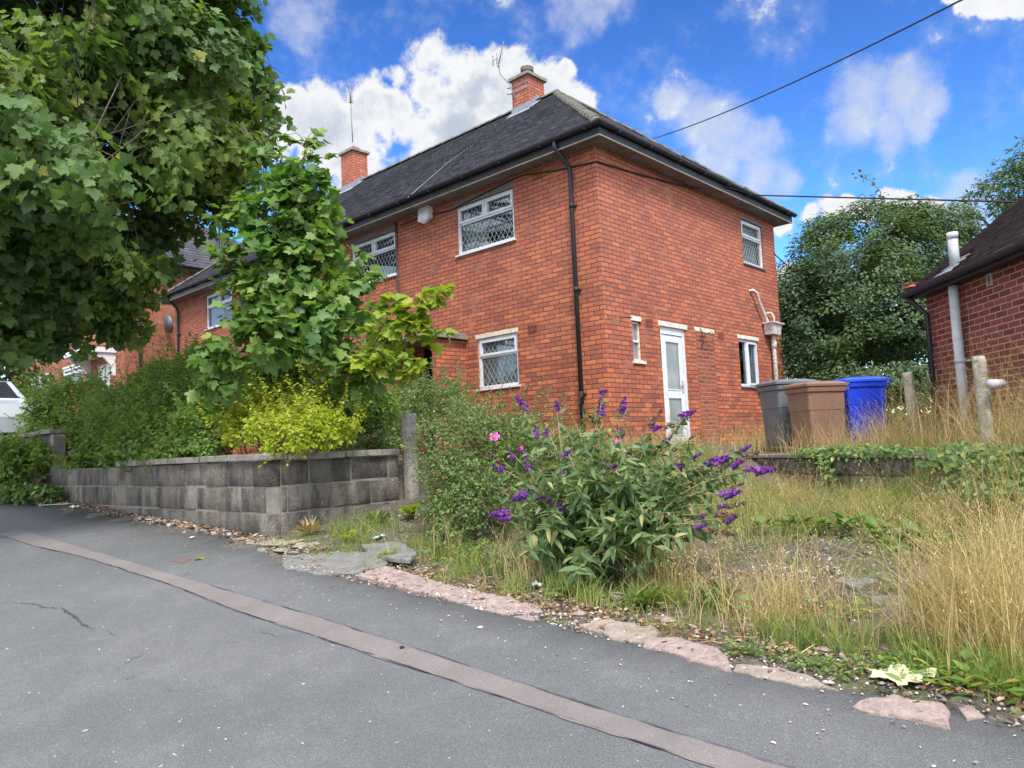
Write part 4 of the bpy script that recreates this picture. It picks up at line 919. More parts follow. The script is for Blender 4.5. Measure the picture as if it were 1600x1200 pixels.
slab('flagstone', 'largest mossy flat stone in the middle of the bare patch', [(1380, 900), (1440, 893), (1462, 908), (1410, 922)], .03, M['slab'], 'flagstone', SG, 0, .665)
slab('flagstone', 'mossy flat stone nearest the viewer on the bare patch', [(1360, 932), (1420, 928), (1440, 945), (1380, 953)], .03, M['slab'], 'flagstone', SG, 0, .66)
fs = thing('corner_rubble', 'rough stone rubble footing under the front corner of the block wall', 'rubble', tuple(GP(440, 850)))
m = MB()
for i, (px, py, s) in enumerate(((432, 850, .09), (450, 852, .07), (416, 852, .08), (395, 850, .05), (470, 856, .06), (380, 846, .05), (440, 862, .05), (410, 862, .04), (488, 852, .05), (460, 866, .035))):
    p = GP(px, py); mm = MB(); rock(mm, (p[0]-fs.location[0], p[1]-fs.location[1], p[2]-fs.location[2]+.005), (s*1.5, s, s*.6), i); mm.build('stone', M['buffstone'] if i in (0, 1, 4) else M['coping'], fs)
for i, (px, py, s) in enumerate(((972, 940, .055), (1040, 975, .03), (905, 965, .03), (1180, 985, .03), (1290, 1025, .03))):
    p = GP(px, py); mm = MB(); rock(mm, (0, 0, .01), (s*1.3, s, s*.8), i+30); o = mm.build('stone', M['buffstone'] if i == 0 else M['pinkstone']); o.location = p
    tag(o, ['tan rounded stone below the buddleia among weeds', 'small pale stone by the middle kerb stones', 'small stone left of the weeds under the buddleia', 'small stone beside the left grass tussock', 'small stone on the litter strewn earth'][i], 'stone', 'loose stones')

# ------------------------------------------------------------ low retaining wall at the back of the yard
V, Fc, T = [], [], []
LWL = float(np.linalg.norm(LW1-LW0)); ang = atan2(LW1[1]-LW0[1], LW1[0]-LW0[0])
block_run(V, Fc, T, 'x', 0, LWL, 0, 0, -.8, .14, L=.45, H=.215, off0=.1)
lw = thing('low_retaining_wall', 'low grey block retaining wall overgrown with creeper in front of the bins', 'wall', (LW0[0], LW0[1], 1.24), ang)
np_mesh('blockwork', np.array(V), np.array(Fc), M['block'], lw, np.array(T))
for i in range(6):
    m = MB(); m.bevbox(i*LWL/6+.01, (i+1)*LWL/6-.01, -.03, .19, .003, .05, .01); m.build('coping_stone', M['coping'], lw)

# ------------------------------------------------------------ brown brick house on the right
v0 = ray(870, 696); v0 = v0[:2]/np.linalg.norm(v0[:2]); ux, uy = -v0[0], -v0[1]
RZA = atan2(uy, ux); c0 = P(1447, 470, 11.8); RB = 1.0
bh = thing('brick_bungalow', 'single storey brown brick building with tiled roof at the right edge of the picture', 'building', (c0[0], c0[1], RB), RZA)
def LB(px, py, y=0.):                                # picture point on the wall plane -> local coordinates
    n3 = (-uy, ux, 0); p = on_plane(px, py, (c0[0]+n3[0]*y, c0[1]+n3[1]*y, 0), n3); return ((p[0]-c0[0])*ux+(p[1]-c0[1])*uy, y, p[2]-RB)
TR = Frame((0, 0, 0), (1, 0, 0), (0, -1, 0)); EH = 3.36-RB
m = MB(); panel(m, TR, 0, 9, -.3, EH+.1, []); panel(m, Frame((0, 6, 0), (0, -1, 0), (-1, 0, 0)), 0, 6, -.3, EH+.1, []); panel(m, Frame((9, 0, 0), (0, 1, 0), (1, 0, 0)), 0, 6, -.3, EH+.1, []); panel(m, Frame((9, 6, 0), (-1, 0, 0), (0, 1, 0)), 0, 9, -.3, EH+.1, [])
sl = .74; rh = EH+.10+(3.0+.22)*sl
m.add([(0, 0, EH+.1), (0, 6, EH+.1), (0, 3, EH+.1+3*sl-.08)], [(0, 2, 1)]); m.add([(9, 0, EH+.1), (9, 6, EH+.1), (9, 3, EH+.1+3*sl-.08)], [(0, 1, 2)])
m.build('wall', M['brick_dark'], bh)
V, Fc, T = [], [], []
roof_plane(V, Fc, T, (-.05, -.22, EH+.10), (9.2, -.22, EH+.10), (9.2, 3, rh), (-.05, 3, rh), 36, .25, .028); roof_plane(V, Fc, T, (9.2, 6.22, EH+.10), (-.05, 6.22, EH+.10), (-.05, 3, rh), (9.2, 3, rh), 36, .25, .022)
rf = np_mesh('roof', np.array(V), np.array(Fc), M['tiles_brown'], bh, np.array(T))
m = MB(); ridge_run(m, (-.05, 3, rh+.02), (9.2, 3, rh+.02)); m.build('ridge_tiles', M['ridge'], rf)
m = MB(); m.box(-.03, 9.15, -.19, -.003, EH+.0, EH+.02); m.box(-.03, 9.15, -.21, -.193, EH-.02, EH+.08); m.build('fascia', M['black_plastic'], bh)
m = MB()
for s in (1,): m.add([(-.045, -.20, EH-.03), (-.045, 3, rh-.18), (-.045, 3, rh-.02), (-.045, -.20, EH+.09), (-.022, -.20, EH-.03), (-.022, 3, rh-.18), (-.022, 3, rh-.02), (-.022, -.20, EH+.09)], [(0, 1, 2, 3), (7, 6, 5, 4), (3, 2, 6, 7), (0, 4, 5, 1)])
m.build('bargeboard', M['black_plastic'], bh)
m = MB(); gutter(m, [(-.06, -.27, EH+.075), (9.2, -.27, EH+.075)], .06); m.build('gutter', M['black_plastic'], bh)
m = MB(); rock(m, (-.03, -.16, EH+.19), (.11, .09, .09), 5); vt = m.build('verge_tile', M['terracotta'], rf); vt['label'] = 'loose orange tile at the lower end of the roof verge'
ua = LB(1498, 430)[0]+.03
m = MB(); m.tube([(ua, -.10, EH-.02), (ua, -.10, -.2)], .058, 14)
for z in (EH-1.0, .62): m.tube([(ua, -.10, z), (ua, -.10, z+.05)], .066, 14); m.box(ua-.1, ua+.1, -.05, -.003, z+.01, z+.035)
pp_ = m.build('soil_pipe', M['pale_pipe'], bh); pp_['label'] = 'thick pale grey soil pipe down the wall'
us = ua+.02; m = MB(); m.tube([(us, -.06, EH+.2), (us, -.06, EH+.62)], .060, 14); m.tube([(us, -.06, EH+.58), (us, -.06, EH+.66)], .068, 14); st_ = m.build('vent_pipe', M['pale_pipe'], bh); st_['label'] = 'short pale grey vent pipe standing on the roof slope'
m = MB(); m.add([(us-.28, -.20, EH+.135), (us+.12, -.20, EH+.135), (us+.10, .08, EH+.135+.28*sl), (us-.12, .08, EH+.135+.28*sl), (us-.28, -.20, EH+.15), (us+.12, -.20, EH+.15), (us+.10, .08, EH+.155+.28*sl), (us-.12, .08, EH+.155+.28*sl)], [(4, 5, 6, 7), (0, 1, 5, 4), (1, 2, 6, 5), (3, 0, 4, 7)]); m.build('flashing', M['flashing'], st_)
ub = LB(1457, 500)[0]; m = MB(); m.tube([(ub-.12, -.26, EH+.03), (ub-.06, -.18, EH-.10), (ub, -.07, EH-.25), (ub, -.07, -.2)], .036, 10); m.build('drainpipe', M['black_plastic'], bh)
uv, _, zv = LB(1547, 437); m = MB()
for q_ in ((uv-.05, uv-.037, zv-.07, zv+.07), (uv+.037, uv+.05, zv-.07, zv+.07), (uv-.037, uv+.037, zv-.07, zv-.057), (uv-.037, uv+.037, zv+.057, zv+.07)): m.box(q_[0], q_[1], -.02, -.0, q_[2], q_[3])
m.build('wall_vent', M['pale_pipe'], bh)
a_ = np.array(LB(1450, 560)); m = MB(); rr = random.Random(4)
for k_ in range(6):
    p = np.array([.05+.3*k_*.4, -.04, .3]); pts = [p]
    for j in range(9): p = p+np.array([rr.uniform(-.06, .16), rr.uniform(-.01, .01), rr.uniform(.05, .24)]); p[1] = -.03-rr.random()*.04; pts.append(p)
    m.tube(pts, [.008*(1-j/12) for j in range(len(pts))], 5)
m.build('creeper_stem', M['tan_twig'], bh)

# ------------------------------------------------------------ neighbouring house up the hill
nx0, ny0, nz_ = -24.78, 9.0, 2.9
nh = thing('brick_house', 'brick house farther up the street at the left with a canopy over its white door', 'house', (nx0, ny0, nz_))
before = set(COL.objects)
TNA = Frame((nx0, ny0, 0), (-1, 0, 0), (0, -1, 0)); TNB = Frame((nx0, ny0, 0), (0, 1, 0), (1, 0, 0))
def NA(px, py): p = on_plane(px, py, (0, ny0, 0), (0, 1, 0)); return nx0-p[0], p[2]
def rect(px0_, py0_, px1_, py1_): a, b = NA(px0_, py0_), NA(px1_, py1_); return (min(a[0], b[0]), max(a[0], b[0]), min(a[1], b[1]), max(a[1], b[1]))
R_ = [rect(48, 606, 76, 586), rect(98, 592, 130, 568), rect(176, 506, 186, 492), rect(152, 620, 172, 566)]
R_[3] = (R_[3][0], R_[3][1], 3.1, R_[3][3]); R_[0] = (R_[0][0], R_[0][1], R_[0][2]-.3, R_[0][3]); R_[1] = (R_[1][0], R_[1][1], R_[1][2]-.3, R_[1][3])
up_ = [(R_[1][0], R_[1][0]+1.5, 6.7, 7.6), (R_[0][0], R_[0][0]+1.5, 6.7, 7.6)]
m = MB(); panel(m, TNA, 0, 13, 1.5, 7.95, R_+up_); panel(m, TNB, 0, 7, 1.5, 7.95, []); panel(m, Frame((nx0-13, ny0, 0), (0, 1, 0), (-1, 0, 0)), 0, 7, 1.5, 7.95, []); panel(m, Frame((nx0, ny0+7, 0), (-1, 0, 0), (0, 1, 0)), 0, 13, 1.5, 7.95, [])
m.build('wall', M['brick_far'], nh)
for i, r_ in enumerate((R_[0], R_[1], R_[2], up_[0], up_[1])):
    window(nh, sub(TNA, r_[0], r_[2]), r_[1]-r_[0], r_[3]-r_[2], 'single' if i == 2 else 'top2', 'oldpaint', lead=False)
T_ = sub(TNA, R_[3][0], R_[3][2]); W_, H_ = R_[3][1]-R_[3][0], R_[3][3]-R_[3][2]
m = MB(); obox(m, T_, 0, W_, -.10, -.05, 0, H_)
for q_ in ((.0, .07), (W_-.07, W_), (W_*.5-.03, W_*.5+.03)): obox(m, T_, q_[0], q_[1], -.05, -.02, 0, H_)
m.build('door', M['upvc'], nh)
ca, cb = NA(140, 560), NA(182, 548); m = MB(); obox(m, TNA, cb[0], ca[0], 0.003, .9, 5.13, 5.28); cn = m.build('door_canopy', M['alarm'], nh)
for u in (cb[0]+.06, ca[0]-.16):
    m = MB()
    prof = [(0.004, 4.4), (.09, 4.42), (.14, 4.72), (.32, 4.94), (.62, 5.02), (.62, 5.128), (0.004, 5.128)]
    vs = [TNA(u, n_, z) for n_, z in prof]+[TNA(u+.1, n_, z) for n_, z in prof]; kk = len(prof)
    m.add(vs, [tuple(range(kk)), tuple(reversed(range(kk, 2*kk)))]+[(i, (i+1) % kk, kk+(i+1) % kk, kk+i) for i in range(kk)]); m.build('canopy_bracket', M['alarm'], cn)
V, Fc, T = [], [], []; o_ = .4; zA_ = 8.0; rr_ = zA_+3.9*.75; X0, X1, Y0, Y1 = nx0+o_, nx0-13-o_, ny0-o_, ny0+7+o_; ymid = (Y0+Y1)/2; rn = ymid-Y0
roof_plane(V, Fc, T, (X0, Y0, zA_), (X1, Y0, zA_), (X1+rn, ymid, rr_), (X0-rn, ymid, rr_), 20, .33); roof_plane(V, Fc, T, (X0, Y1, zA_), (X0, Y0, zA_), (X0-rn, ymid, rr_), (X0-rn, ymid+.001, rr_), 20, .33)
roof_plane(V, Fc, T, (X1, Y1, zA_), (X0, Y1, zA_), (X0-rn, ymid, rr_), (X1+rn, ymid, rr_), 20, .33); roof_plane(V, Fc, T, (X1, Y0, zA_), (X1, Y1, zA_), (X1+rn, ymid, rr_), (X1+rn, ymid+.001, rr_), 20, .33)
np_mesh('roof', np.array(V), np.array(Fc), M['tiles'], nh, np.array(T))
m = MB(); m.box(X1+.05, X0-.05, Y0+.05, Y1-.05, 7.90, 7.96); m.build('soffit', M['soffit'], nh); m = MB(); gutter(m, [(X1, Y0-.04, 8.0), (X0+.04, Y0-.04, 8.0), (X0+.04, Y1, 8.0)], .07); m.build('gutter', M['black_plastic'], nh)
p_ = on_plane(219, 500, (nx0+.07, 0, 0), (1, 0, 0)); m = MB(); m.tube([(nx0+.07, p_[1], 7.9), (nx0+.07, p_[1], 2.8)], .05, 8); m.build('drainpipe', M['rubber'], nh)
for o in COL.objects:
    if o not in before and o.parent is nh: o.matrix_parent_inverse = Matrix.Translation(nh.location).inverted()
p_ = on_plane(264, 506, (nx0+.35, 0, 0), (1, 0, 0)); sdh = thing('satellite_dish', 'dark grey satellite dish on the side wall of the house up the street', 'satellite dish', tuple(p_))
m = MB(); bm = bmesh.new(); bmesh.ops.create_uvsphere(bm, u_segments=20, v_segments=12, radius=.62)
bmesh.ops.delete(bm, geom=[v for v in bm.verts if v.co.z > -.50], context='VERTS')
bmesh.ops.solidify(bm, geom=bm.faces[:], thickness=.012); bmesh.ops.transform(bm, matrix=Matrix.Rotation(radians(-75), 4, 'X') @ Matrix.Translation((0, 0, .52)), verts=bm.verts[:]); m.bm(bm, True); m.build('dish', M['galv'], sdh)
m = MB(); m.tube([(-.33, .0, -.1), (-.1, .0, -.12), (0, 0, 0)], .02, 6); m.tube([(0, 0, -.1), (.12, -.4, -.05)], .012, 6); m.tube([(.12, -.4, -.05), (.12, -.48, -.04)], .03, 8); m.build('arm', M['galv'], sdh)

# ------------------------------------------------------------ wheelie bins
def wheelie(label, px, py, D, rz, mat, lidmat, scale=1., lidtilt=0.):
    p = P(px, py, D); z = gz(p[0], p[1]) if False else p[2]
    t = thing('wheelie_bin', label, 'wheelie bin', (p[0], p[1], z), rz, 'wheelie bins beside the house'); t.scale = (scale,)*3
    def rrect(hx, hy, r, z_, k_=4, ox=0.):
        out = []
        for cx, cy, a0 in ((hx-r, hy-r, 0), (-hx+r, hy-r, pi/2), (-hx+r, -hy+r, pi), (hx-r, -hy+r, 1.5*pi)):
            for i in range(k_+1): a = a0+pi/2*i/k_; out.append((ox+cx+r*cos(a), cy+r*sin(a), z_))
        return out
    def loft(rings, cap=(True, True)):
        m = MB(); kk = len(rings[0])
        for r_ in rings: m.v += [tuple(v) for v in r_]
        for i in range(len(rings)-1):
            for j in range(kk): m.f.append((i*kk+j, i*kk+(j+1) % kk, (i+1)*kk+(j+1) % kk, (i+1)*kk+j)); m.sm.append(False)
        if cap[0]: m.f.append(tuple(reversed(range(kk)))); m.sm.append(False)
        if cap[1]: m.f.append(tuple((len(rings)-1)*kk+j for j in range(kk))); m.sm.append(False)
        return m
    body = [rrect(.285, .225, .04, .03, ox=.01), rrect(.295, .235, .045, .08, ox=.01), rrect(.312, .252, .05, .60, ox=0), rrect(.318, .258, .05, .607, ox=0), rrect(.322, .262, .05, .86, ox=0), rrect(.345, .285, .05, .875, ox=0), rrect(.350, .290, .05, .935, ox=0), rrect(.33, .27, .05, .945, ox=0)]
    m = loft(body); m.box(.342, .41, -.24, .24, .895, .93); m.box(.26, .335, -.03, .03, .12, .8); m.build('body', mat, t)
    lid = [rrect(.352, .292, .05, .948), rrect(.366, .302, .05, .952), rrect(.366, .302, .05, .985), rrect(.33, .27, .06, 1.01), rrect(.24, .20, .07, 1.03), rrect(.10, .08, .05, 1.038)]
    m = loft(lid); lo = m.build('lid', lidmat, t)
    m = MB(); m.tube([(.36, -.22, .975), (.43, -.22, .985), (.43, .22, .985), (.36, .22, .975)], .016, 8); m.build('handle', lidmat, lo)
    for s in (-1, 1):
        m = MB(); bm = bmesh.new(); bmesh.ops.create_cone(bm, cap_ends=True, segments=24, radius1=.10, radius2=.10, depth=.045, matrix=Matrix.Translation((.27, s*.25, .10)) @ Matrix.Rotation(pi/2, 4, 'X')); bmesh.ops.bevel(bm, geom=[e for e in bm.edges if len(e.link_faces) == 2 and abs(e.link_faces[0].normal.dot(e.link_faces[1].normal)) < .3], offset=.012, segments=2, affect='EDGES'); m.bm(bm); m.build('wheel', M['rubber'], t)
    return t
cam_right = atan2(CR[1], CR[0])
wheelie('brown wheelie bin in front of the other two beside the house', 1281, 705, 12.0, cam_right+.30, M['bin_brown'], M['bin_brown'], .99)
wheelie('blue wheelie bin on the right of the brown one', 1347, 693, 12.75, cam_right+.10, M['bin_blue'], M['bin_blue_lid'], .98)
wheelie('dark grey wheelie bin half hidden between house wall and brown bin', 1236, 700, 12.65, cam_right+.25, M['bin_grey'], M['bin_grey'], 1.04)

# ------------------------------------------------------------ parked white car behind the left bushes
cp = P(-62, 690, 17.8); ct = thing('parked_car', 'white car parked behind the bushes at the left edge', 'car', (cp[0], cp[1], 1.85), pi-.06)
prof = [(-2.05, .35), (-2.12, .62), (-2.05, .85), (-1.35, .98), (-.65, 1.38), (.35, 1.44), (1.25, 1.34), (1.85, .98), (2.05, .9), (2.1, .5), (2.02, .3)]
m = MB(); bm = bmesh.new()
def arc(cx, r, n=9): return [(cx+r*cos(a), .32+r*sin(a)) for a in np.linspace(0, pi, n)]
pf = prof+arc(1.32, .36)+arc(-1.32, .36)
ws = [(-.82, .0), (.82, 0)]
L_ = [bm.verts.new((x, -.82+(.14 if z > 1. else 0), z)) for x, z in pf]; R2 = [bm.verts.new((x, .82-(.14 if z > 1. else 0), z)) for x, z in pf]
bm.faces.new(L_); bm.faces.new(list(reversed(R2)))
for i in range(len(pf)): bm.faces.new((L_[i], R2[i], R2[(i+1) % len(pf)], L_[(i+1) % len(pf)]))
bmesh.ops.triangulate(bm, faces=[f for f in bm.faces if len(f.verts) > 4]); bmesh.ops.recalc_face_normals(bm, faces=bm.faces[:]); m.bm(bm); body = m.build('body', M['car'], ct)
for s in (-1, 1):
    for q_ in ([(-1.0, 1.02), (-.1, 1.02), (-.1, 1.36), (-.55, 1.35)], [(.0, 1.02), (.75, 1.02), (.75, 1.34), (.0, 1.38)]):
        m = MB(); y_ = s*.735; vs = [(x, s*(.832-.14*(z-.98)/.42*1.0), z) for x, z in q_]; m.add(vs+[(x, y-s*.02, z) for x, y, z in vs], [(0, 1, 2, 3), (0, 4, 5, 1), (1, 5, 6, 2), (2, 6, 7, 3)]); m.build('window', M['black_plastic'], body)
m = MB(); m.add([(-1.30, -.70, 1.02), (-1.30, .70, 1.02), (-.70, .60, 1.37), (-.70, -.60, 1.37)], [(0, 1, 2, 3)]); m.build('windscreen', M['black_plastic'], body)
for cx in (-1.32, 1.32):
    for s in (-1, 1):
        m = MB(); bm = bmesh.new(); bmesh.ops.create_cone(bm, cap_ends=True, segments=24, radius1=.31, radius2=.31, depth=.2, matrix=Matrix.Translation((cx, s*.72, .31)) @ Matrix.Rotation(pi/2, 4, 'X')); m.bm(bm); wh = m.build('wheel', M['rubber'], ct)
        m = MB(); bm = bmesh.new(); bmesh.ops.create_cone(bm, cap_ends=True, segments=20, radius1=.2, radius2=.17, depth=.03, matrix=Matrix.Translation((cx, s*.83, .31)) @ Matrix.Rotation(s*-pi/2, 4, 'X')); m.bm(bm); m.build('rim', M['galv'], wh)
# railing by the drive
rp = on_plane(12, 660, (0, 4.0, 0), (0, 1, 0)); rl = thing('metal_railing', 'thin dark metal railing in front of the white car', 'railing', (rp[0]-.9, rp[1], 1.80))
for i in range(9):
    m = MB(); m.tube([(i*.22, 0, 0), (i*.22, 0, .75)], .009, 5); m.build('bar', M['rubber'], rl)
m = MB(); m.tube([(-.1, 0, .7), (1.9, 0, .7)], .012, 5); m.build('rail', M['rubber'], rl)

# ------------------------------------------------------------ litter and street details
def litter(name, label, cat, px, py, s, mat, flat=.4, seed=0, shape='crumple'):
    p = GP(px, py); bm = bmesh.new(); rr = random.Random(seed+int(px))
    if shape == 'crumple':
        bmesh.ops.create_grid(bm, x_segments=7, y_segments=6, size=1)
        for v in bm.verts: v.co = Vector((v.co.x*s[0]*(1+rr.uniform(-.2, .2)), v.co.y*s[1]*(1+rr.uniform(-.2, .2)), .015+abs(rr.gauss(0, 1))*s[0]*flat*.35))
        bmesh.ops.solidify(bm, geom=bm.faces[:], thickness=.002)
    else:
        bmesh.ops.create_cone(bm, cap_ends=True, segments=14, radius1=s[1], radius2=s[1], depth=s[0]*1.5, matrix=Matrix.Translation((0, 0, s[1])) @ Matrix.Rotation(pi/2, 4, 'Y'))
        bmesh.ops.create_cone(bm, cap_ends=True, segments=14, radius1=s[1]*.9, radius2=s[1]*.35, depth=s[0]*.5, matrix=Matrix.Translation((s[0]*.98, 0, s[1])) @ Matrix.Rotation(pi/2, 4, 'Y'))
    m = MB(); m.bm(bm, shape != 'crumple'); o = m.build(name, mat); o.location = p; o.rotation_euler = (0, 0, rr.uniform(0, 3)); return tag(o, label, cat, 'litter' if cat == 'litter' else None)
litter('litter', 'pale blue crumpled wrapper on a slab near the gate post', 'litter', 592, 845, (.07, .028), M['blue_litter'])
litter('litter', 'pinkish white crumpled paper under the left side of the buddleia', 'litter', 840, 920, (.03, .045), M['white_litter'], .9)
litter('litter', 'white crushed paper on the dirt at the far end of the block wall', 'litter', 118, 795, (.07, .04), M['white_litter'], .6)
litter('litter', 'long white scrap on the dirt left of the crushed paper', 'litter', 85, 791, (.16, .015), M['white_litter'], .1)
litter('litter', 'thin white scrap at the wall foot in the middle of the block wall', 'litter', 232, 815, (.09, .018), M['white_litter'], .1)
litter('litter', 'pale sliver of litter at the road edge before the wall corner', 'litter', 300, 843, (.06, .015), M['white_litter'], .1)
litter('litter', 'cream yellow crumpled sheet behind the biggest kerb stone', 'litter', 1410, 1066, (.10, .075), M['cream_litter'], .35)
litter('litter', 'small pink and white wrapper in the grass at the right', 'litter', 1462, 998, (.022, .02), M['pink_litter'], .9)
litter('plastic_bottle', 'dull plastic bottle caught in dry grass against the brown brick wall', 'bottle', 1556, 640, (.10, .045), M['pale_pipe'], shape='bottle').location = P(1556, 607, 8.6)
p = on_plane(628, 1014, (0, 0, .2), (.0435, -.126, 1)); m = MB(); rock(m, (0, 0, .008), (.014, .011, .010), 3); o = m.build('stone', M['rubber']); o.location = p; tag(o, 'small black lump lying on the reddish strip of the road', 'stone')
mp = [on_plane(a, b, (0, 0, .204), (.0435, -.126, 1)) for a, b in ((262, 876), (280, 871), (300, 873), (284, 880))]; cc = sum(mp)/4
m = MB(); m.add([tuple(v-cc) for v in mp]+[tuple(v-cc-np.array([0, 0, .01])) for v in mp], [(0, 1, 2, 3), (0, 4, 5, 1), (1, 5, 6, 2), (2, 6, 7, 3), (3, 7, 4, 0)]); o = m.build('stopcock_cover', simple('rusty_iron', (.13, .09, .075), .8, .3, 30., bump=.6)); o.location = cc; tag(o, 'small rusty iron cover in the tarmac by a fallen leaf', 'cover')

# ------------------------------------------------------------ foliage builders
UP = np.array([0, 0, 1.])
def cluster_leaves(cent, outw, per, spread, size, svar=.3, upb=.5, outb=.6, rndb=.6, droop=.35):
    n = len(cent)*per; c = np.repeat(cent, per, 0); ow = np.repeat(outw, per, 0)
    off = rnd_dir(n)*(RNG.random((n, 1))**.5)*spread; off[:, 2] *= .7
    pos = c+off; r = rnd_dir(n)
    nrm = norm(ow*outb+UP*upb+r*rndb); al = norm(norm(off)*.6+rnd_dir(n)*.5-UP*droop+ow*.3)
    sz = size*(1+(RNG.random(n)-.5)*2*svar)
    return pos, nrm, al, sz
def sample_blobs(blobs, n, surf=.45, gap=None, seed=0, zflat=1.):
    """points in a union of spheres, biased to the surface. blobs: (centre, radius[, (sx,sy,sz)])"""
    C = np.array([b[0] for b in blobs], float); Rr = np.array([b[1] for b in blobs], float); S = np.array([b[2] if len(b) > 2 else (1, 1, 1) for b in blobs], float)
    w = Rr**2*np.cbrt(S.prod(1))**2; w = w/w.sum(); out = []; ow = []; tot = 0
    while tot < n:
        k_ = RNG.choice(len(blobs), size=n, p=w); d = rnd_dir(n); r = RNG.random((n, 1))**surf
        p = C[k_]+d*r*Rr[k_][:, None]*S[k_]
        inside = np.zeros(n, bool)                    # drop points buried deep in another blob
        for c, rr_, s in zip(C, Rr, S): inside |= (np.linalg.norm((p-c)/(rr_*s), axis=1) < .55) & (RNG.random(n) < .75)
        keep = ~inside
        if gap: keep &= hash_noise(p, gap[0], seed) > gap[1]
        out.append(p[keep]); ow.append(d[keep]); tot += keep.sum()
    return np.concatenate(out)[:n], np.concatenate(ow)[:n]
def limb(m, a, b, r0, r1, bend=.1, n=7, seed=0):
    rr = np.random.default_rng(seed); a, b = np.array(a, float), np.array(b, float); L = np.linalg.norm(b-a); o1, o2 = rr.normal(size=3)*L*bend, rr.normal(size=3)*L*bend*.6
    pts = []
    for t in np.linspace(0, 1, n): pts.append(a*(1-t)+b*t+o1*sin(pi*t)+o2*sin(2*pi*t)*.5+UP*L*.06*sin(pi*t))
    m.tube(pts, [r0+(r1-r0)*t for t in np.linspace(0, 1, n)], 6 if r0 < .03 else 9); return pts
def PB(lst): return [(P(a, b, D), r, (1, 1, s[0]) if s else (1, 1, 1)) for a, b, D, r, *s in lst]
def root_at(o_list, root):
    for o in o_list: adopt(o, root)

# big maple overhanging from the left
tx = on_plane(-70, 600, (0, 4.4, 0), (0, 1, 0)); tb = np.array([tx[0], tx[1], gz(tx[0], tx[1])])
mt = thing('maple_tree', 'large dark green maple whose crown fills the upper left of the picture', 'tree', tuple(tb))
MB1 = [(405, 115, 9.4, .32), (412, 170, 9.4, .26), (360, 55, 9.3, .36), (405, 215, 9.4, .2), (40, 40, 8.2, .95), (180, 20, 8.6, .9), (290, 10, 9.2, .75), (350, 110, 9.4, .58), (380, 190, 9.3, .42), (280, 120, 8.8, .8), (130, 130, 8.0, .8), (20, 200, 7.6, .85), (110, 260, 7.4, .62), (190, 250, 7.8, .55), (170, 330, 7.6, .35), (300, 230, 8.8, .62), (345, 280, 9.2, .42), (60, 350, 8.6, .8),
       (150, 400, 9.0, .62), (225, 365, 9.2, .5), (285, 345, 9.2, .3), (20, 455, 8.8, .6), (110, 480, 9.2, .45), (175, 450, 9.4, .4), (60, 520, 9.4, .26), (-90, 250, 8.2, 1.2), (-100, 450, 8.8, .85), (-120, 40, 8.8, 1.3), (80, -120, 9, 1.2), (240, -130, 9.6, 1.1), (-20, 120, 10.5, 1.4), (160, 180, 10.8, 1.3), (260, 20, 10.8, 1.2), (80, 420, 10.6, .9), (-250, 150, 10, 1.5), (-60, -250, 10, 1.5), (150, -260, 10.5, 1.2), (205, 300, 9.6, .7), (330, 200, 10.2, .7), (205, 520, 9.5, .13)]
bl = PB(MB1)
pc, po = sample_blobs(bl, 5200, .40, (1.5, .46), 3)
pos, nrm, al, sz = cluster_leaves(pc, po, 16, .21, .098, .45, upb=.35, outb=.85, rndb=.6, droop=.8)
tint = np.clip(np.repeat(RNG.random(len(pc)), 16)*.6+RNG.random(len(pos))*.4+(RNG.random(len(pos)) > .965)*.4, 0, 1)
crown = leaves('crown', pos, nrm, al, sz, MAPLE, M['maple'], None, tint)
m = MB(); top = tb+np.array([1.0, .1, 5.5]); m.tube([tb-UP*.3, tb+UP*.3, tb+UP*2.2+np.array([.2, 0, 0]), top], [.42, .32, .27, .2], 12); trunk = m.build('trunk', M['bark'])
br_ = []
for i, b in enumerate(bl):
    m = MB(); st = tb+(top-tb)*random.uniform(.55, 1.)
    pts = limb(m, st, b[0], .085 if b[1] > .6 else .05, .008, .07, 11, i)
    rr = np.random.default_rng(i+50)
    for j in range(7):
        q_ = pts[rr.integers(4, 9)]; limb(m, q_, b[0]+rnd_dir(1)[0]*b[1]*.9, .010, .003, .15, 5, i*9+j)
    br_.append(m.build('branch', M['bark']))
root_at([crown, trunk]+br_, mt)

# sapling maple in the front garden
def PYp(px, py, y): return on_plane(px, py, (0, y, 0), (0, 1, 0))
sb_ = PYp(430, 690, 4.1); sb_[2] = 1.42
sp = thing('maple_sapling', 'young multi stemmed maple growing behind the block wall in front of the house', 'tree', tuple(sb_))
S1 = [(478, 236, 8.0, .17), (480, 215, 8.0, .08), (474, 265, 8., .25), (466, 300, 8., .30), (412, 262, 8.1, .16), (400, 300, 8.1, .26), (512, 300, 8.1, .14), (440, 345, 8., .34), (385, 355, 8.1, .32), (500, 350, 8., .24), (362, 410, 8.0, .22), (420, 410, 7.9, .36), (490, 405, 7.9, .32), (540, 400, 7.9, .16), (385, 470, 7.9, .30), (440, 470, 7.8, .38), (510, 460, 7.8, .34), (560, 445, 7.8, .17), (355, 535, 7.9, .24), (410, 540, 7.8, .42), (490, 530, 7.7, .38), (560, 510, 7.7, .22), (350, 585, 7.8, .26), (440, 600, 7.6, .40), (520, 590, 7.6, .28), (600, 500, 7.7, .2), (590, 560, 7.6, .2), (560, 600, 7.5, .2), (470, 500, 7.8, .3), (430, 480, 7.9, .25), (530, 480, 7.7, .22), (340, 560, 7.9, .2)]
bl = PB(S1); pc, po = sample_blobs(bl, 620, .6, (2.6, .46), 8)
pos, nrm, al, sz = cluster_leaves(pc, po, 5, .15, .104, .5, upb=.5, outb=.6, rndb=.7, droop=.4)
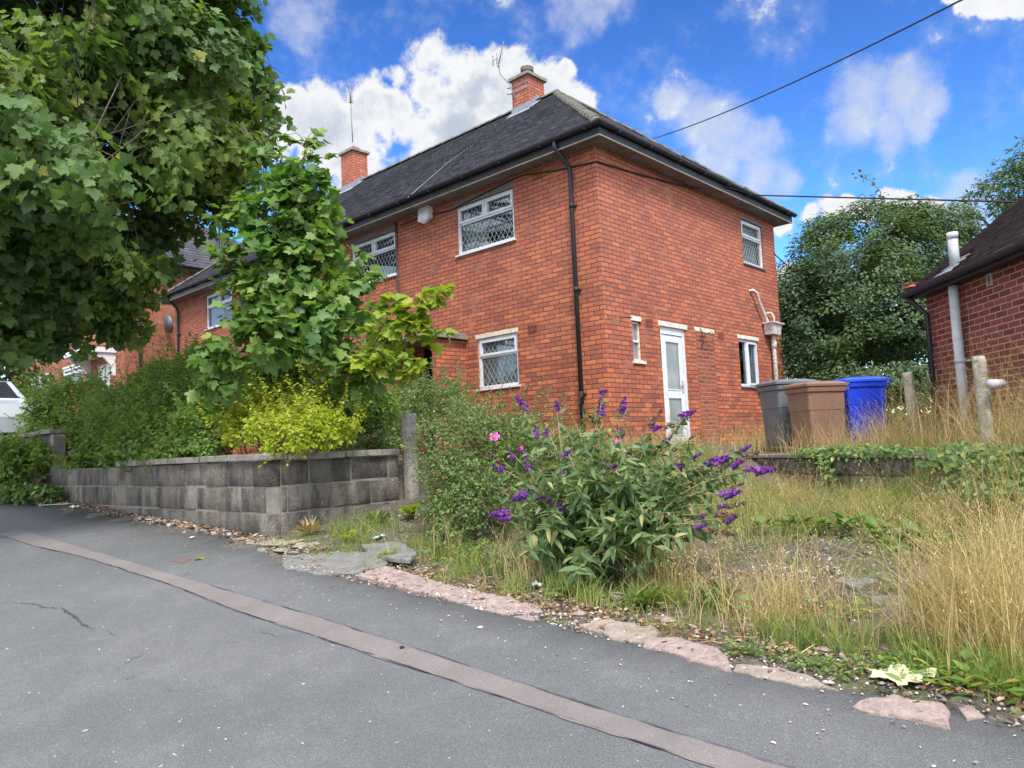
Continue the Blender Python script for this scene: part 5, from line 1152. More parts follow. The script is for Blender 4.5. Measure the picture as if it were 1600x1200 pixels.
fol = leaves('crown', pos, nrm, al, sz, MAPLE, M['sapling'], None, np.clip(np.repeat(RNG.random(len(pc)), 5)*.6+RNG.random(len(pos))*.4, 0, 1))
S2 = [(672, 462, 7.2, .085), (690, 455, 7.2, .05), (610, 478, 7.3, .09), (650, 492, 7.2, .12), (630, 515, 7.2, .15), (680, 520, 7.2, .10), (590, 520, 7.3, .12), (600, 555, 7.3, .17), (650, 560, 7.2, .10), (570, 570, 7.3, .13), (640, 590, 7.2, .08)]
b2 = PB(S2); pc, po = sample_blobs(b2, 95, .5); pos, nrm, al, sz = cluster_leaves(pc, po, 4, .06, .115, .3, upb=.7, outb=.3, rndb=.5, droop=.2)
fol2 = leaves('crown', pos, nrm, al, sz, MAPLE, M['lime'], None, RNG.random(len(pos))); fol2['label'] = 'yellow green outer sprays of the sapling'
stems = []; tw_p, tw_a = [], []
for i, (px, py, D) in enumerate(((478, 225, 8.), (410, 250, 8.1), (512, 290, 8.1), (440, 330, 8.), (350, 400, 8.), (560, 440, 7.8))):
    m = MB(); base = sb_+np.array([random.uniform(-.25, .25), random.uniform(-.1, .15), 0]); tip = P(px, py, D); pts = limb(m, base, tip, .022, .004, .03, 12, i+3)
    for j in range(4, 12):
        for s in range(6):
            dd = norm(rnd_dir(1)*[1, 1, .3]+[[0, 0, .35]])[0]; LL = random.uniform(.16, .26+.24*(1-(j-4)/8)); limb(m, pts[j]+RNG.normal(size=3)*.015, pts[j]+dd*LL, .005, .0018, .1, 5, i*40+j*6+s)
            kq = 6; tt = np.linspace(.3, 1.05, kq)[:, None]; tw_p.append(pts[j]+dd*LL*tt+UP*LL*.06); tw_a.append(rnd_dir(kq)*.9+dd*.5-UP*.15)
    stems.append(m.build('trunk', M['twig']))
tw_p, tw_a = np.concatenate(tw_p), np.concatenate(tw_a)
stems.append(leaves('crown', tw_p, norm(UP*.7+rnd_dir(len(tw_p))*.6+np.array([.3, -.4, 0])), tw_a, .10*RNG.uniform(.55, 1.35, len(tw_p)), MAPLE, M['sapling'], None))
for i, b in enumerate(b2):
    m = MB(); limb(m, P(540, 600, 7.5), b[0], .007, .002, .08, 7, 90+i); stems.append(m.build('branch', M['tan_twig']))
root_at([fol, fol2]+stems, sp)

# ------------------------------------------------------------ bushes
def bush(name, label, blobs, ncl, per, size, mat, tpl=OVAL, spread=.07, base=None, nstem=14, stem_mat='twig', gap=(3., .3), seed=0, upb=.45, outb=.65, rndb=.7, droop=.15, surf=.5, cat='bush', group=None, stem_r=.006, tw=6):
    c = np.mean([b[0] for b in blobs], 0)
    if base is None: base = np.array([c[0], c[1], gz(c[0], c[1])])
    t = thing(name, label, cat, tuple(base), 0, group); pc, po = sample_blobs(blobs, ncl, surf, gap, seed)
    ok = pc[:, 2] > G(pc[:, 0], pc[:, 1])+.01; pc, po = pc[ok], po[ok]
    pos, nrm, al, sz = cluster_leaves(pc, po, per, spread, size, .35, upb, outb, rndb, droop)
    tn = np.clip(np.repeat(RNG.random(len(pc)), per)*.5+RNG.random(len(pos))*.5, 0, 1)
    m = MB(); rr = np.random.default_rng(seed+5)
    ns = len(pc)//9; si = rr.choice(len(pc), ns, False)          # leafy shoots that break the outline
    sp_, sa_, st_ = [], [], []
    for i in si:
        d = norm((po[i]*.8+UP*.55+rr.normal(size=3)*.35)[None])[0]; L = rr.uniform(.08, .38)*(1+size*6); c_ = pc[i]+rr.normal(size=3)*.01; e_ = c_+d*L
        m.tube([c_, c_+d*L*.5+rr.normal(size=3)*.012, e_], .0022, 4, False)
        kn = int(L/(size*.42))+2; tt = np.linspace(.1, 1, kn)[:, None]; sp_.append(c_+d*L*tt); sa_.append(rnd_dir(kn)*.8+d*.5); st_.append(np.full(kn, rr.uniform(.4, 1.)))
    sp_, sa_, st_ = np.concatenate(sp_), np.concatenate(sa_), np.concatenate(st_)
    pos = np.concatenate([pos, sp_]); nrm = np.concatenate([nrm, norm(UP+rnd_dir(len(sp_))*.7)]); al = np.concatenate([al, sa_]); sz = np.concatenate([sz, size*RNG.uniform(.6, 1.25, len(sp_))]); tn = np.concatenate([tn, np.clip(st_*.7+RNG.random(len(sp_))*.3, 0, 1)])
    f = leaves('foliage', pos, nrm, al, sz, tpl, M[mat], None, tn); adopt(f, t)
    for i in range(nstem):
        b = blobs[i % len(blobs)]; a = base+np.array([rr.normal()*.12, rr.normal()*.06, -.05])
        if len(blobs) > 3: a[:2] = a[:2]*.35+b[0][:2]*.65
        if a[0] < -5.9 and base[1] > 3.4 and base[1] < 5.2 and 'wall' in label and 'foot' not in label: a[1] = max(a[1], 3.72); a[0] = min(a[0], -6.28)
        a[2] = gz(a[0], a[1])-.05
        e = b[0]+rnd_dir(1)[0]*b[1]*.85; e[2] = max(e[2], a[2]+.1); pts = limb(m, a, e, stem_r, stem_r*.35, .10, 7, seed*31+i)
        for j in range(tw): limb(m, pts[rr.integers(2, 7)], e+rnd_dir(1)[0]*b[1]*.5, stem_r*.5, stem_r*.2, .1, 4, seed*77+i*7+j)
    adopt(m.build('stems', M[stem_mat]), t); return t, pc
def YB_(lst): return [(PYp(a, b, y), r, (1, 1, .9)) for a, b, y, r in lst]
HG = 'bushes along the top of the block wall'
bush('rose_bush', 'dark green bush spilling over the far end of the block wall', YB_([(40, 640, 4.2, .40), (90, 640, 4.3, .5), (130, 620, 4.6, .5), (60, 690, 3.9, .33), (110, 690, 3.8, .42), (160, 670, 4.0, .45), (150, 705, 3.7, .30), (97, 705, 3.7, .30), (190, 705, 3.55, .2), (130, 725, 3.5, .16), (180, 716, 3.45, .16), (215, 712, 3.42, .13), (20, 640, 5., .6), (60, 625, 4.6, .6), (0, 660, 4.6, .55), (80, 660, 4.2, .5), (30, 690, 4.3, .35), (185, 635, 4.6, .35)]), 3800, 6, .062, 'rose_leaf', spread=.09, seed=1, group=HG, nstem=20)
bush('rose_bush', 'mid green rose bush hanging over the wall left of the yellow bush', YB_([(190, 640, 4.4, .42), (240, 640, 4.2, .42), (290, 630, 4.3, .42), (210, 690, 3.8, .32), (260, 680, 3.8, .35), (310, 670, 3.8, .30), (265, 705, 3.55, .15), (230, 610, 4.6, .35), (300, 600, 4.7, .35), (340, 640, 4.2, .33), (300, 575, 4.9, .3), (345, 590, 4.6, .3), (395, 600, 4.8, .3), (250, 585, 5.0, .3), (160, 640, 4.6, .35), (225, 655, 4.3, .4), (320, 690, 3.8, .2), (280, 712, 3.5, .14), (300, 700, 3.6, .15), (245, 715, 3.42, .13), (325, 706, 3.42, .12), (260, 580, 5.4, .25), (320, 560, 5.2, .28)]), 4200, 6, .056, 'rose_leaf', spread=.075, seed=2, group=HG, nstem=24)
bush('rose_bush', 'bright yellow green bush leaning over the block wall near its corner', YB_([(372, 668, 3.7, .17), (410, 672, 3.6, .18), (452, 670, 3.6, .18), (495, 662, 3.7, .15), (430, 650, 3.9, .2), (385, 640, 4.0, .16), (480, 640, 4.0, .16), (428, 695, 3.45, .09), (470, 690, 3.5, .10), (360, 690, 3.5, .07), (520, 655, 3.9, .10), (470, 625, 4.2, .12), (400, 690, 3.55, .10), (340, 665, 3.9, .14), (510, 685, 3.75, .12), (440, 630, 4.0, .22), (500, 640, 4.2, .2), (400, 620, 4.2, .18), (535, 670, 4.1, .14), (365, 650, 3.8, .18)]), 1700, 6, .040, 'yellow_bush', spread=.05, seed=3, group=HG, nstem=14, gap=(5., .33))
bush('rose_bush', 'green leafy bush behind the yellow bush below the sapling', YB_([(360, 610, 4.8, .36), (420, 620, 4.9, .36), (480, 625, 5.0, .34), (530, 630, 5.2, .33), (580, 640, 5.2, .32), (330, 600, 5.1, .35), (560, 615, 5.8, .3), (380, 670, 4.6, .25), (440, 680, 4.6, .25), (500, 680, 4.7, .25), (550, 690, 5.0, .22), (340, 690, 4.4, .2)]), 2400, 6, .056, 'rose_leaf', spread=.08, seed=4, group=HG, nstem=22)
bush('rose_bush', 'sparse twiggy bush with bare stems between the yellow bush and the gate post', YB_([(535, 672, 5.0, .22), (575, 668, 5.2, .24), (610, 664, 5.6, .26), (600, 640, 5.6, .25), (555, 650, 5.3, .22), (500, 690, 4.3, .16), (545, 690, 4.7, .2), (595, 690, 5.2, .2), (630, 690, 5.9, .2)]), 1000, 6, .036, 'rose_grey', spread=.07, seed=5, group=HG, nstem=40, stem_mat='tan_twig')
bush('hedge_plant', 'low dark plants growing against the foot of the wall at the far left', [(P(20, 745, 12.7), .34, (1, .6, .8)), (P(42, 722, 12.6), .3, (1, .6, .9)), (P(8, 720, 12.9), .36, (1, .6, 1)), (P(58, 705, 12.4), .22, (1, .6, 1))], 520, 6, .07, 'rose_leaf', spread=.1, seed=6, cat='plant')
bush('hedge_plant', 'leafy weeds sprawling on the pavement by the far end of the block wall', [(P(48, 772, 12.1), .20, (1, .7, .6)), (P(75, 772, 11.7), .16, (1, .7, .5)), (P(22, 768, 12.5), .2, (1, .7, .6))], 200, 6, .075, 'ivy', spread=.09, seed=7, cat='plant')
bush('rose_bush', 'tall dark green shrub above the rose bushes in front of the porch', YB_([(640, 640, 6.2, .30), (690, 635, 6.4, .30), (705, 612, 6.8, .22), (660, 610, 6.8, .2), (620, 625, 6.4, .25), (730, 650, 6.3, .25)]), 900, 6, .040, 'rose_grey', spread=.07, seed=8, group=HG)
rb, rpc = bush('rose_bush', 'rose bush with orange hips and pink flowers right of the gate post', [(P(a, b, D), r, (1, 1, .95)) for a, b, D, r in ((690, 700, 6.9, .28), (730, 690, 6.9, .3), (775, 690, 6.8, .26), (820, 690, 6.9, .24), (700, 750, 6.6, .26), (745, 745, 6.5, .28), (790, 730, 6.5, .26), (680, 790, 6.4, .15), (730, 790, 6.2, .22), (850, 700, 7.0, .22), (780, 770, 6.2, .2), (670, 670, 7.0, .12), (770, 660, 7.4, .13), (900, 690, 7.2, .14), (720, 640, 7.3, .12), (820, 665, 7.4, .13), (870, 670, 7.5, .12), (690, 830, 6.0, .10))], 2500, 6, .030, 'rose_grey', spread=.06, seed=9, gap=(3.4, .46), group=HG, nstem=40)
def add_dots(root, name, mat, pts, r, squash=1., variants=3):
    protos = []
    for i, p in enumerate(pts):
        if i < variants:
            m = MB(); rock(m, (0, 0, 0), (r, r, r*squash), i+60, 1.); o = m.build(name, mat); protos.append(o)
        else: o = protos[i % variants].copy(); COL.objects.link(o)
        o.location = p; adopt(o, root)
hips = rpc[RNG.choice(len(rpc), 34, False)]+(RNG.random((34, 3))-.5)*.08; add_dots(rb, 'rose_hip', M['hip'], hips, .013)
def petal_flower(root, p, r, mat, nrm=(0, -.6, .6)):
    nrm = Vector(nrm).normalized(); q_ = nrm.to_track_quat('Z', 'Y'); m = MB()
    for i in range(5):
        a = 2*pi*i/5; d = Vector((cos(a), sin(a), 0)); w = Vector((-sin(a), cos(a), 0))
        pts = [Vector((0, 0, 0)), d*.5*r+w*.42*r+Vector((0, 0, .1*r)), d*r+w*.3*r+Vector((0, 0, .3*r)), d*1.02*r-w*.3*r+Vector((0, 0, .3*r)), d*.5*r-w*.42*r+Vector((0, 0, .1*r))]
        m.add([tuple(q_ @ v) for v in pts], [(0, 1, 2, 3, 4)])
    o = m.build('flower', mat); o.location = p; adopt(o, root)
for px, py, D, r in ((773, 683, 6.5, .045), (963, 692, 5.6, .035), (815, 700, 6.6, .02)): petal_flower(rb, P(px, py, D), r, M['pinkflower'], (.5, -.6, .5))

# ------------------------------------------------------------ buddleia
bb = GP(940, 905); bb = np.array([bb[0]-.15, bb[1]+.12, gz(bb[0]-.15, bb[1]+.12)])
bu = thing('buddleia', 'purple flowering buddleia bush spreading beside the pavement', 'bush', tuple(bb))
FL = [(817,632),(870,632),(945,612),(939,638),(974,633),(1073,648),(837,672),(854,673),(968,672),(1028,668),(1047,684),(1169,698),(1090,711),(1113,718),(1127,719),(1152,724),(1177,733),(1192,735),(1063,729),(797,707),(813,705),(823,723),(777,730),(875,734),(943,728),(965,727),(813,776),(834,772),(852,779),(877,793),(891,796),(782,802),(785,811),(1027,809),(1028,822),(1140,772),(1136,790),(1143,811),(1101,805),(1099,821),(1020,896),(887,707),(987,707)]
BIG = {0, 3, 4, 5, 26, 29, 31, 35, 17, 33, 14}
def flD(px, py): return 5.2-.55*max(0, min(1, (py-650)/170))-.25*max(0, (px-1000)/200)
tips = [P(a, b, flD(a, b)) for a, b in FL]
m = MB(); lp, ln, la, ls = [], [], [], []
def budd_stem(a, tip, r0, seed, i):
    rr = np.random.default_rng(seed); L = np.linalg.norm(tip-a); mid = (a+tip)/2+UP*L*.20+rr.normal(size=3)*.06
    pts = [(1-t)**2*a+2*t*(1-t)*mid+t*t*tip for t in np.linspace(0, 1, 12)]
    m.tube(pts, [r0*(1-.75*t) for t in np.linspace(0, 1, 12)], 5)
    nn_ = int(L/.055)
    for j in range(nn_):
        t = .18+.80*j/nn_; p = (1-t)**2*a+2*t*(1-t)*mid+t*t*tip; d = norm(np.array([2*(1-t)*(mid-a)+2*t*(tip-mid)]))[0]
        s0 = norm(np.cross(d, UP+rr.normal(size=3)*.3)[None])[0]
        if j % 2: s0 = norm(np.cross(d, s0)[None])[0]
        for sg in (1, -1):
            al = norm((s0*sg+d*.55-UP*.25+rr.normal(size=3)*.25)[None])[0]
            lp.append(p); la.append(al); ln.append(norm((UP*.75+s0*sg*.25+rr.normal(size=3)*.5)[None])[0]); ls.append((.075+.055*rr.random())*(1.35-.75*t)*(1.0 if p[2] > bb[2]+.35 else 1.35))
for i, tp in enumerate(tips): budd_stem(bb+np.array([random.uniform(-.14, .14), random.uniform(-.1, .1), 0]), tp, .009, 300+i, i)
extra = [(P(a, b, D), r, (1, 1, .95)) for a, b, D, r in ((900, 730, 4.8, .34), (960, 740, 4.8, .36), (1030, 740, 4.8, .32), (860, 780, 4.6, .26), (940, 800, 4.5, .34), (1010, 800, 4.5, .28), (870, 840, 4.4, .20), (940, 860, 4.3, .24), (1000, 850, 4.4, .22), (1080, 770, 4.7, .24), (830, 740, 4.9, .22), (1100, 740, 4.8, .2), (990, 700, 5.0, .25), (900, 690, 5.1, .22), (1130, 740, 4.7, .12))]
ec, eo = sample_blobs([(c_, r_*1.18, s_) for c_, r_, s_ in extra], 135, .4)
for i, e in enumerate(ec): budd_stem(bb+np.array([random.uniform(-.18, .18), random.uniform(-.12, .12), 0]), e, .006, 600+i, i)
adopt(m.build('stems', M['tan_twig']), bu)
adopt(leaves('foliage', np.array(lp), np.array(ln), np.array(la), np.array(ls)*1.12, (LANCE[0]*[1.25, 1, 1], LANCE[1]), M['budd_leaf'], None, RNG.random(len(lp))), bu)
def spike(mat, name, L, r, seed, n=150):
    rr = np.random.default_rng(seed); t = rr.random(n)**.9; a = rr.random(n)*2*pi; rad = r*(1-t)**.6*(.55+.45*np.minimum(1, t*8))
    ps = np.stack([np.cos(a)*rad*.8, np.sin(a)*rad*.8, t*L], 1); nr = norm(np.stack([np.cos(a), np.sin(a), .5+0*a], 1)+rr.normal(size=(n, 3))*.3)
    return leaves(name, ps, nr, rnd_dir(n), np.full(n, .020)*(1.15-.5*t), OVAL, mat, None, np.clip(.7*rr.random(n)+.3*(1-t), 0, 1))
protos = [spike(M['flower'], 'flower_spike', .105, .026, s, 170) for s in range(4)]; first = True
def put_spike(protos, i, tp, base, used, sc_=1.):
    o = protos[i % len(protos)]
    if (i % len(protos)) in used: o = o.copy(); COL.objects.link(o)
    used.add(i % len(protos)); d = tp-base; d = norm((d*[1, 1, .35]+rnd_dir(1)[0]*.35)[None])[0]
    o.location = Vector(tp)-Vector(d)*.05; o.rotation_mode = 'QUATERNION'; o.rotation_quaternion = Vector(d).to_track_quat('Z', 'Y'); o.scale = (sc_,)*3; adopt(o, bu)
used = set()
for i, tp in enumerate(tips): put_spike(protos, i, tp, bb, used, 1.15 if i in BIG else random.uniform(.6, .9))
protos2 = [spike(M['spent'], 'spent_flower_spike', .13, .012, s+9, 90) for s in range(2)]; used = set()
et = [P(a, b, flD(a, b)) for a, b in ((1050, 665), (1020, 660), (905, 625), (1005, 700), (1100, 735), (1160, 718), (1130, 730), (1128, 805), (1115, 830), (1145, 790), (770, 795), (990, 810), (1060, 700), (860, 715), (780, 722), (925, 655), (1150, 760))]
for i, tp in enumerate(et): put_spike(protos2, i, tp, bb, used, random.uniform(.8, 1.3))

# ------------------------------------------------------------ background shrub tree and ash beyond the right building
bt = P(1330, 640, 19); bt[2] = gz(bt[0], bt[1])
tr_ = thing('shrub_tree', 'broad dense green tree behind the wheelie bins between the two houses', 'tree', tuple(bt))
BS = [(1240, 470, 18.5, .9), (1250, 560, 18, 1.0), (1300, 400, 19, 1.0), (1360, 360, 19.5, .8), (1400, 400, 19, 1.0), (1340, 450, 18, 1.2), (1400, 500, 18, 1.1), (1300, 520, 17.5, 1.0), (1350, 580, 17, 1.0), (1420, 580, 17.5, .9), (1230, 600, 17.5, .7), (1450, 370, 20, .8), (1470, 430, 19.5, .9), (1420, 345, 20, .55), (1290, 370, 19.5, .5), (1490, 350, 21, .6), (1440, 500, 19, 1.0), (1375, 330, 19.5, .3), (1275, 440, 18.5, .6), (1460, 560, 19, .9), (1225, 530, 18.2, .5), (1395, 640, 17.3, .7), (1290, 620, 17, .7), (1350, 480, 20.5, 1.8), (1250, 500, 20, 1.2)]
bl = PB(BS); pc, po = sample_blobs(bl, 11000, .38, (1.5, .40), 21); pos, nrm, al, sz = cluster_leaves(pc, po, 11, .20, .080, .3, upb=.6, outb=.6, rndb=.5, droop=.2)
cr_ = leaves('crown', pos, nrm, al, sz, OVAL, M['shrub_leaf'], None, np.clip(np.repeat(RNG.random(len(pc)), 11)*.6+RNG.random(len(pos))*.4, 0, 1))
parts = [cr_]; m = MB(); m.tube([bt, bt+UP*1.2, bt+UP*2.2+np.array([.2, 0, 0])], [.22, .16, .12], 9); parts.append(m.build('trunk', M['bark']))
for i, b in enumerate(bl[:20]): m = MB(); limb(m, bt+UP*random.uniform(.8, 2.2), b[0], .05, .01, .1, 8, i+400); parts.append(m.build('branch', M['bark']))
m = MB(); w0 = P(1378, 330, 19.3); pts = [w0, P(1376, 300, 19.3), P(1362, 283, 19.3), P(1340, 273, 19.3)]; m.tube(pts, [.012, .010, .008, .004], 5); parts.append(m.build('branch', M['twig']))
pc = np.array([P(a, b, 19.3) for a, b in ((1340, 273), (1350, 276), (1360, 283), (1345, 274), (1377, 305), (1374, 296))]); pos, nrm, al, sz = cluster_leaves(pc, rnd_dir(len(pc)), 4, .09, .12); parts.append(leaves('crown', pos, nrm, al, sz, OVAL, M['shrub_leaf'], None))
root_at(parts, tr_)
def tree2(name, label, lst, base_px, D, ncl, per, size, mat, tpl, gap, seed, spread=.25, cat='tree'):
    b0 = P(base_px[0], base_px[1], D); b0[2] = gz(b0[0], b0[1]); t = thing(name, label, cat, tuple(b0)); bl = PB(lst); pc, po = sample_blobs(bl, ncl, .5, gap, seed)
    pos, nrm, al, sz = cluster_leaves(pc, po, per, spread, size, .3, .6, .4, .6, .3)
    ps = [leaves('crown', pos, nrm, al, sz, tpl, M[mat], None, RNG.random(len(pos)))]
    top = np.mean([b[0] for b in bl], 0); m = MB(); m.tube([b0, (b0+top)/2+np.array([.1, 0, 0]), top], [.2, .14, .06], 8); ps.append(m.build('trunk', M['bark']))
    for i, b in enumerate(bl): m = MB(); limb(m, (b0*.4+top*.6), b[0], .04, .008, .12, 7, seed+i); ps.append(m.build('branch', M['bark']))
    root_at(ps, t); return t
tree2('ash_tree', 'airy feathery tree rising behind the roof at the right edge', [(1590, 290, 24, .8), (1560, 310, 24, .6), (1530, 335, 24, .6), (1500, 345, 24, .5), (1620, 330, 24, 1.4), (1600, 265, 24, .35), (1660, 260, 24, 1.2), (1560, 350, 24, .8), (1480, 360, 24, .4)], (1640, 640), 24, 800, 8, .17, 'shrub_leaf', LANCE, (1.5, .47), 31, .30)
tree2('shrub_tree', 'dark leafy shrub in the gap left of the middle house', [(-60, 560, 19, 1.2), (0, 580, 19, .8), (-20, 500, 21, 1.3)], (-60, 640), 19, 900, 7, .13, 'shrub_leaf', OVAL, (1.5, .3), 41)

# ------------------------------------------------------------ grasses
def seg_mask(P_, dens):
    return P_[RNG.random(len(P_)) < dens(P_[:, 0], P_[:, 1])]
def bare(x, y): return np.exp(-(((x+2.15)/.75)**2+((y-4.9)/.95)**2)**1.5)
def buddz(x, y): return np.exp(-(((x-bb[0])/.55)**2+((y-bb[1])/.45)**2)**2)
def dens_dry(x, y):
    q = np.stack([x, y, x*0], 1); nz = hash_noise(q, 1.6, 51)*.6+hash_noise(q, 4.5, 52)*.4
    d = sstep(nz, .42, .60)
    base = .09+.75*sstep(y, 5.8, 7.0)+.9*sstep(x, -1.35, -.75)*sstep(y, 3.2, 3.8)
    base = base*(1-.9*bare(x, y))*(1-buddz(x, y))*sstep(y, 3.15, 3.5)*sstep(x, -4.6, -3.6)
    return np.clip(base*(.10+d), 0, 1)
tus = RNG.uniform([-5.2, 3.1], [2.2, 10.4], (2600, 2)); tus = seg_mask(tus, dens_dry)
ex = [GP(a, b)[:2] for a, b in ((1200, 985), (1225, 990), (1250, 985), (1180, 960), (820, 905), (812, 898), (1262, 975), (1480, 1030), (1520, 1030), (1560, 1040), (1590, 1060), (1430, 1020), (1540, 1000), (1495, 985), (1580, 1010), (1470, 960), (1330, 1010), (1050, 925), (1030, 930), (1000, 920), (1560, 960), (1600, 980), (1610, 1040), (1520, 940), (1440, 930))]*3
tus = np.concatenate([tus, np.array(ex)+RNG.normal(size=(len(ex), 2))*.05])
def tussock(name, label, tus, per, hmean, mat, w, rad=.07, bend=(.15, .9), hv=.4, seeds=None):
    n = len(tus)*per; c = np.repeat(tus, per, 0)+RNG.normal(size=(n, 2))*rad; th = np.repeat(RNG.uniform(.55, 1.15, len(tus)), per)
    hm = hmean(c[:, 0], c[:, 1]) if callable(hmean) else hmean
    h = th*hm*(1+RNG.normal(size=n)*hv*.6); h = np.clip(h, .03, 1.3); a = RNG.random(n)*2*pi; lean = np.repeat(rnd_dir(len(tus)), per, 0)
    bd = norm(np.stack([np.cos(a), np.sin(a), a*0], 1)+lean*[.8, .8, 0]); b_ = RNG.uniform(*bend, n)
    pos = np.stack([c[:, 0], c[:, 1], G(c[:, 0], c[:, 1])-.01], 1); tint = np.clip(np.repeat(RNG.random(len(tus)), per)*.5+RNG.random(n)*.5, 0, 1)
    o, cc = blades(name, pos, h, np.full(n, w)*RNG.uniform(.7, 1.3, n), b_, bd, M[mat], None, tint); tag(o, label, 'grass', None, 'stuff')
    if seeds:
        tips_ = cc[:, -1][RNG.random(n) < seeds]; k_ = len(tips_); per_ = 5
        p_ = np.repeat(tips_, per_, 0)+RNG.normal(size=(k_*per_, 3))*[.008, .008, .035]; leaves('grass_seed_heads', p_, rnd_dir(len(p_)), norm(rnd_dir(len(p_))*.4+UP), np.full(len(p_), .017), LANCE, M[mat], None, np.clip(RNG.random(len(p_))*.8, 0, 1)); s_ = bpy.data.objects['grass_seed_heads'] if name == 'dry_grass' and False else COL.objects[-1]
        tag(s_, 'feathery seed heads of the '+label, 'grass', None, 'stuff')
    return o
hd = lambda x, y: .36-.03*sstep(y, 5.5, 8.)+.24*sstep(x, -1.4, -.8)-.12*sstep(y, 3.6, 3.2)
tussock('dry_grass', 'tall straw coloured dry grass across the overgrown yard', tus, 22, hd, 'dry_grass', .0052, .085, (.1, 1.0), .35, .35)
# grass on the upper terrace in front of the right building and beside the bins
t2 = []
for _ in range(1100):
    x, y = random.uniform(-5.9, 1.5), random.uniform(6.6, 13.5); d = LW1-LW0; nn_ = np.array([-d[1], d[0]]); nn_ = nn_/np.linalg.norm(nn_); nn_ = nn_ if nn_[1] > 0 else -nn_
    s = (x-LW0[0])*nn_[0]+(y-LW0[1])*nn_[1]; wl = (x-c0[0])*uy*-1+(y-c0[1])*ux
    if wl > -.05: continue
    if s < .2 and not (x > -2.2 and wl > -1.2): continue
    q_ = hypot(x+4.2, y-11.6)
    if q_ < .75: continue
    if x < -4.9 and random.random() < .6: continue
    t2.append((x, y))
tussock('dry_grass', 'long straw coloured grass on the terrace in front of the brown brick building', np.array(t2), 24, lambda x, y: .55+.30*sstep(x, -3.6, -2.6), 'dry_grass', .006, .13, (.1, .95), .45, .3)
t3 = [(random.uniform(-6.6, -5.6), random.uniform(8.6, 15.6)) for _ in range(60)]+[(random.uniform(-9., -6.7), random.uniform(8.3, 9.3)) for _ in range(40)]+[(random.uniform(-6.6, -4.5), random.uniform(7.0, 9.6)) for _ in range(160)]
tussock('dry_grass', 'sparse dry grass at the foot of the orange brick house walls', np.array(t3), 14, .38, 'dry_grass', .005, .09, (.1, .6), .4, .25)
# long single stalks leaning over everything
lg = seg_mask(RNG.uniform([-4.4, 3.3], [1.6, 9.5], (900, 2)), lambda x, y: np.clip(.25+dens_dry(x, y), 0, 1)*(1-buddz(x, y)))
tussock('dry_grass', 'long single straw stalks leaning out of the grass at all angles', lg, 2, lambda x, y: .74+.0*x-.2*sstep(y, 4.2, 3.3), 'dry_grass', .0042, .03, (.3, 1.3), .25, .6)
# matted and broken straw lying near the ground
lay = seg_mask(RNG.uniform([-4.6, 3.2], [2.2, 9.8], (2600, 2)), lambda x, y: np.clip(dens_dry(x, y)*.9+.06, 0, 1))
tussock('dry_grass', 'matted broken straw lying low between the standing grass', lay, 9, lambda x, y: .26+.0*x, 'dry_grass', .0045, .14, (1.2, 2.4), .4)
# green short grass
def dens_green(x, y):
    q = np.stack([x, y, x*0], 1); nz = hash_noise(q, 1.3, 61)*.5+hash_noise(q, 5., 62)*.5
    return np.clip(sstep(nz, .38, .66)*(.8+.0*x)*(1-.65*bare(x, y))*sstep(y, 3.0, 3.25), 0, 1)
g1 = seg_mask(RNG.uniform([-5.9, 3.0], [2.2, 9.8], (6200, 2)), dens_green)
tussock('green_grass', 'short green and yellowing grass tufts over the yard floor', g1, 18, lambda x, y: .14+.15*sstep(y, 5.2, 6.8)+.10*sstep(x, -1.4, -.8), 'green_grass', .0045, .06, (.2, .9), .4)
g2 = np.array([GP(a+RNG.normal()*10, b+RNG.normal()*6)[:2] for a, b in ((560, 835), (600, 830), (700, 850), (660, 850), (740, 880), (760, 895), (690, 870), (880, 925), (920, 940), (1000, 945), (1060, 945), (1120, 950), (1210, 1000), (1260, 1010), (1330, 1020), (1400, 1010), (1450, 1030), (1550, 1060), (1590, 1080), (630, 870), (720, 905), (800, 925), (520, 830), (1480, 1050)) for _ in range(5)])
tussock('green_grass', 'bright green grass tufts along the inner edge of the pavement', g2, 26, .15, 'green_grass', .0045, .04, (.2, .8), .4)

# ------------------------------------------------------------ creeper on the low wall and bank
def strip_leaves(name, label, pts, n, rad, size, mat, tpl=OVAL, cat='creeper', seedn=0):
    pts = [np.array(p) for p in pts]; t = RNG.random(n)*(len(pts)-1); i = np.minimum(t.astype(int), len(pts)-2); f = (t-i)[:, None]; A = np.array(pts)
    c = A[i]*(1-f)+A[i+1]*f; off = rnd_dir(n)*RNG.random((n, 1))**.6*rad; off[:, 2] *= .6; p = c+off
    p[:, 2] = np.maximum(p[:, 2], G(p[:, 0], p[:, 1])+.02); nr = norm(UP*.6+norm(off)*.6+rnd_dir(n)*.5+np.array([.2, -.4, 0])); al = norm(rnd_dir(n)-UP*.3)
    o = leaves('foliage', p, nr, al, size*RNG.uniform(.6, 1.3, n), tpl, M[mat], None); t_ = thing(name, label, cat, tuple(pts[0])); adopt(o, t_)
    m = MB()
    m.tube([a+RNG.normal(size=3)*rad*.2-UP*.04 for a in pts], .005, 4)
    adopt(m.build('stem', M['twig']), t_); return t_
lwp = lambda s, n_=-.05, z=1.30: np.append(LW0+(LW1-LW0)*s+np.array([(LW1-LW0)[1], -(LW1-LW0)[0]])/LWL*-n_*-1, z)
strip_leaves('creeper', 'green ivy trailing along the top of the low block wall', [lwp(.30), lwp(.42), lwp(.52), lwp(.62), lwp(.75)], 900, .16, .07, 'ivy')
strip_leaves('creeper', 'leafy bramble hanging down the low wall in front of the bins', [lwp(.42, .0, 1.30), lwp(.45, .08, 1.15), lwp(.47, .12, .98)], 200, .10, .075, 'ivy')
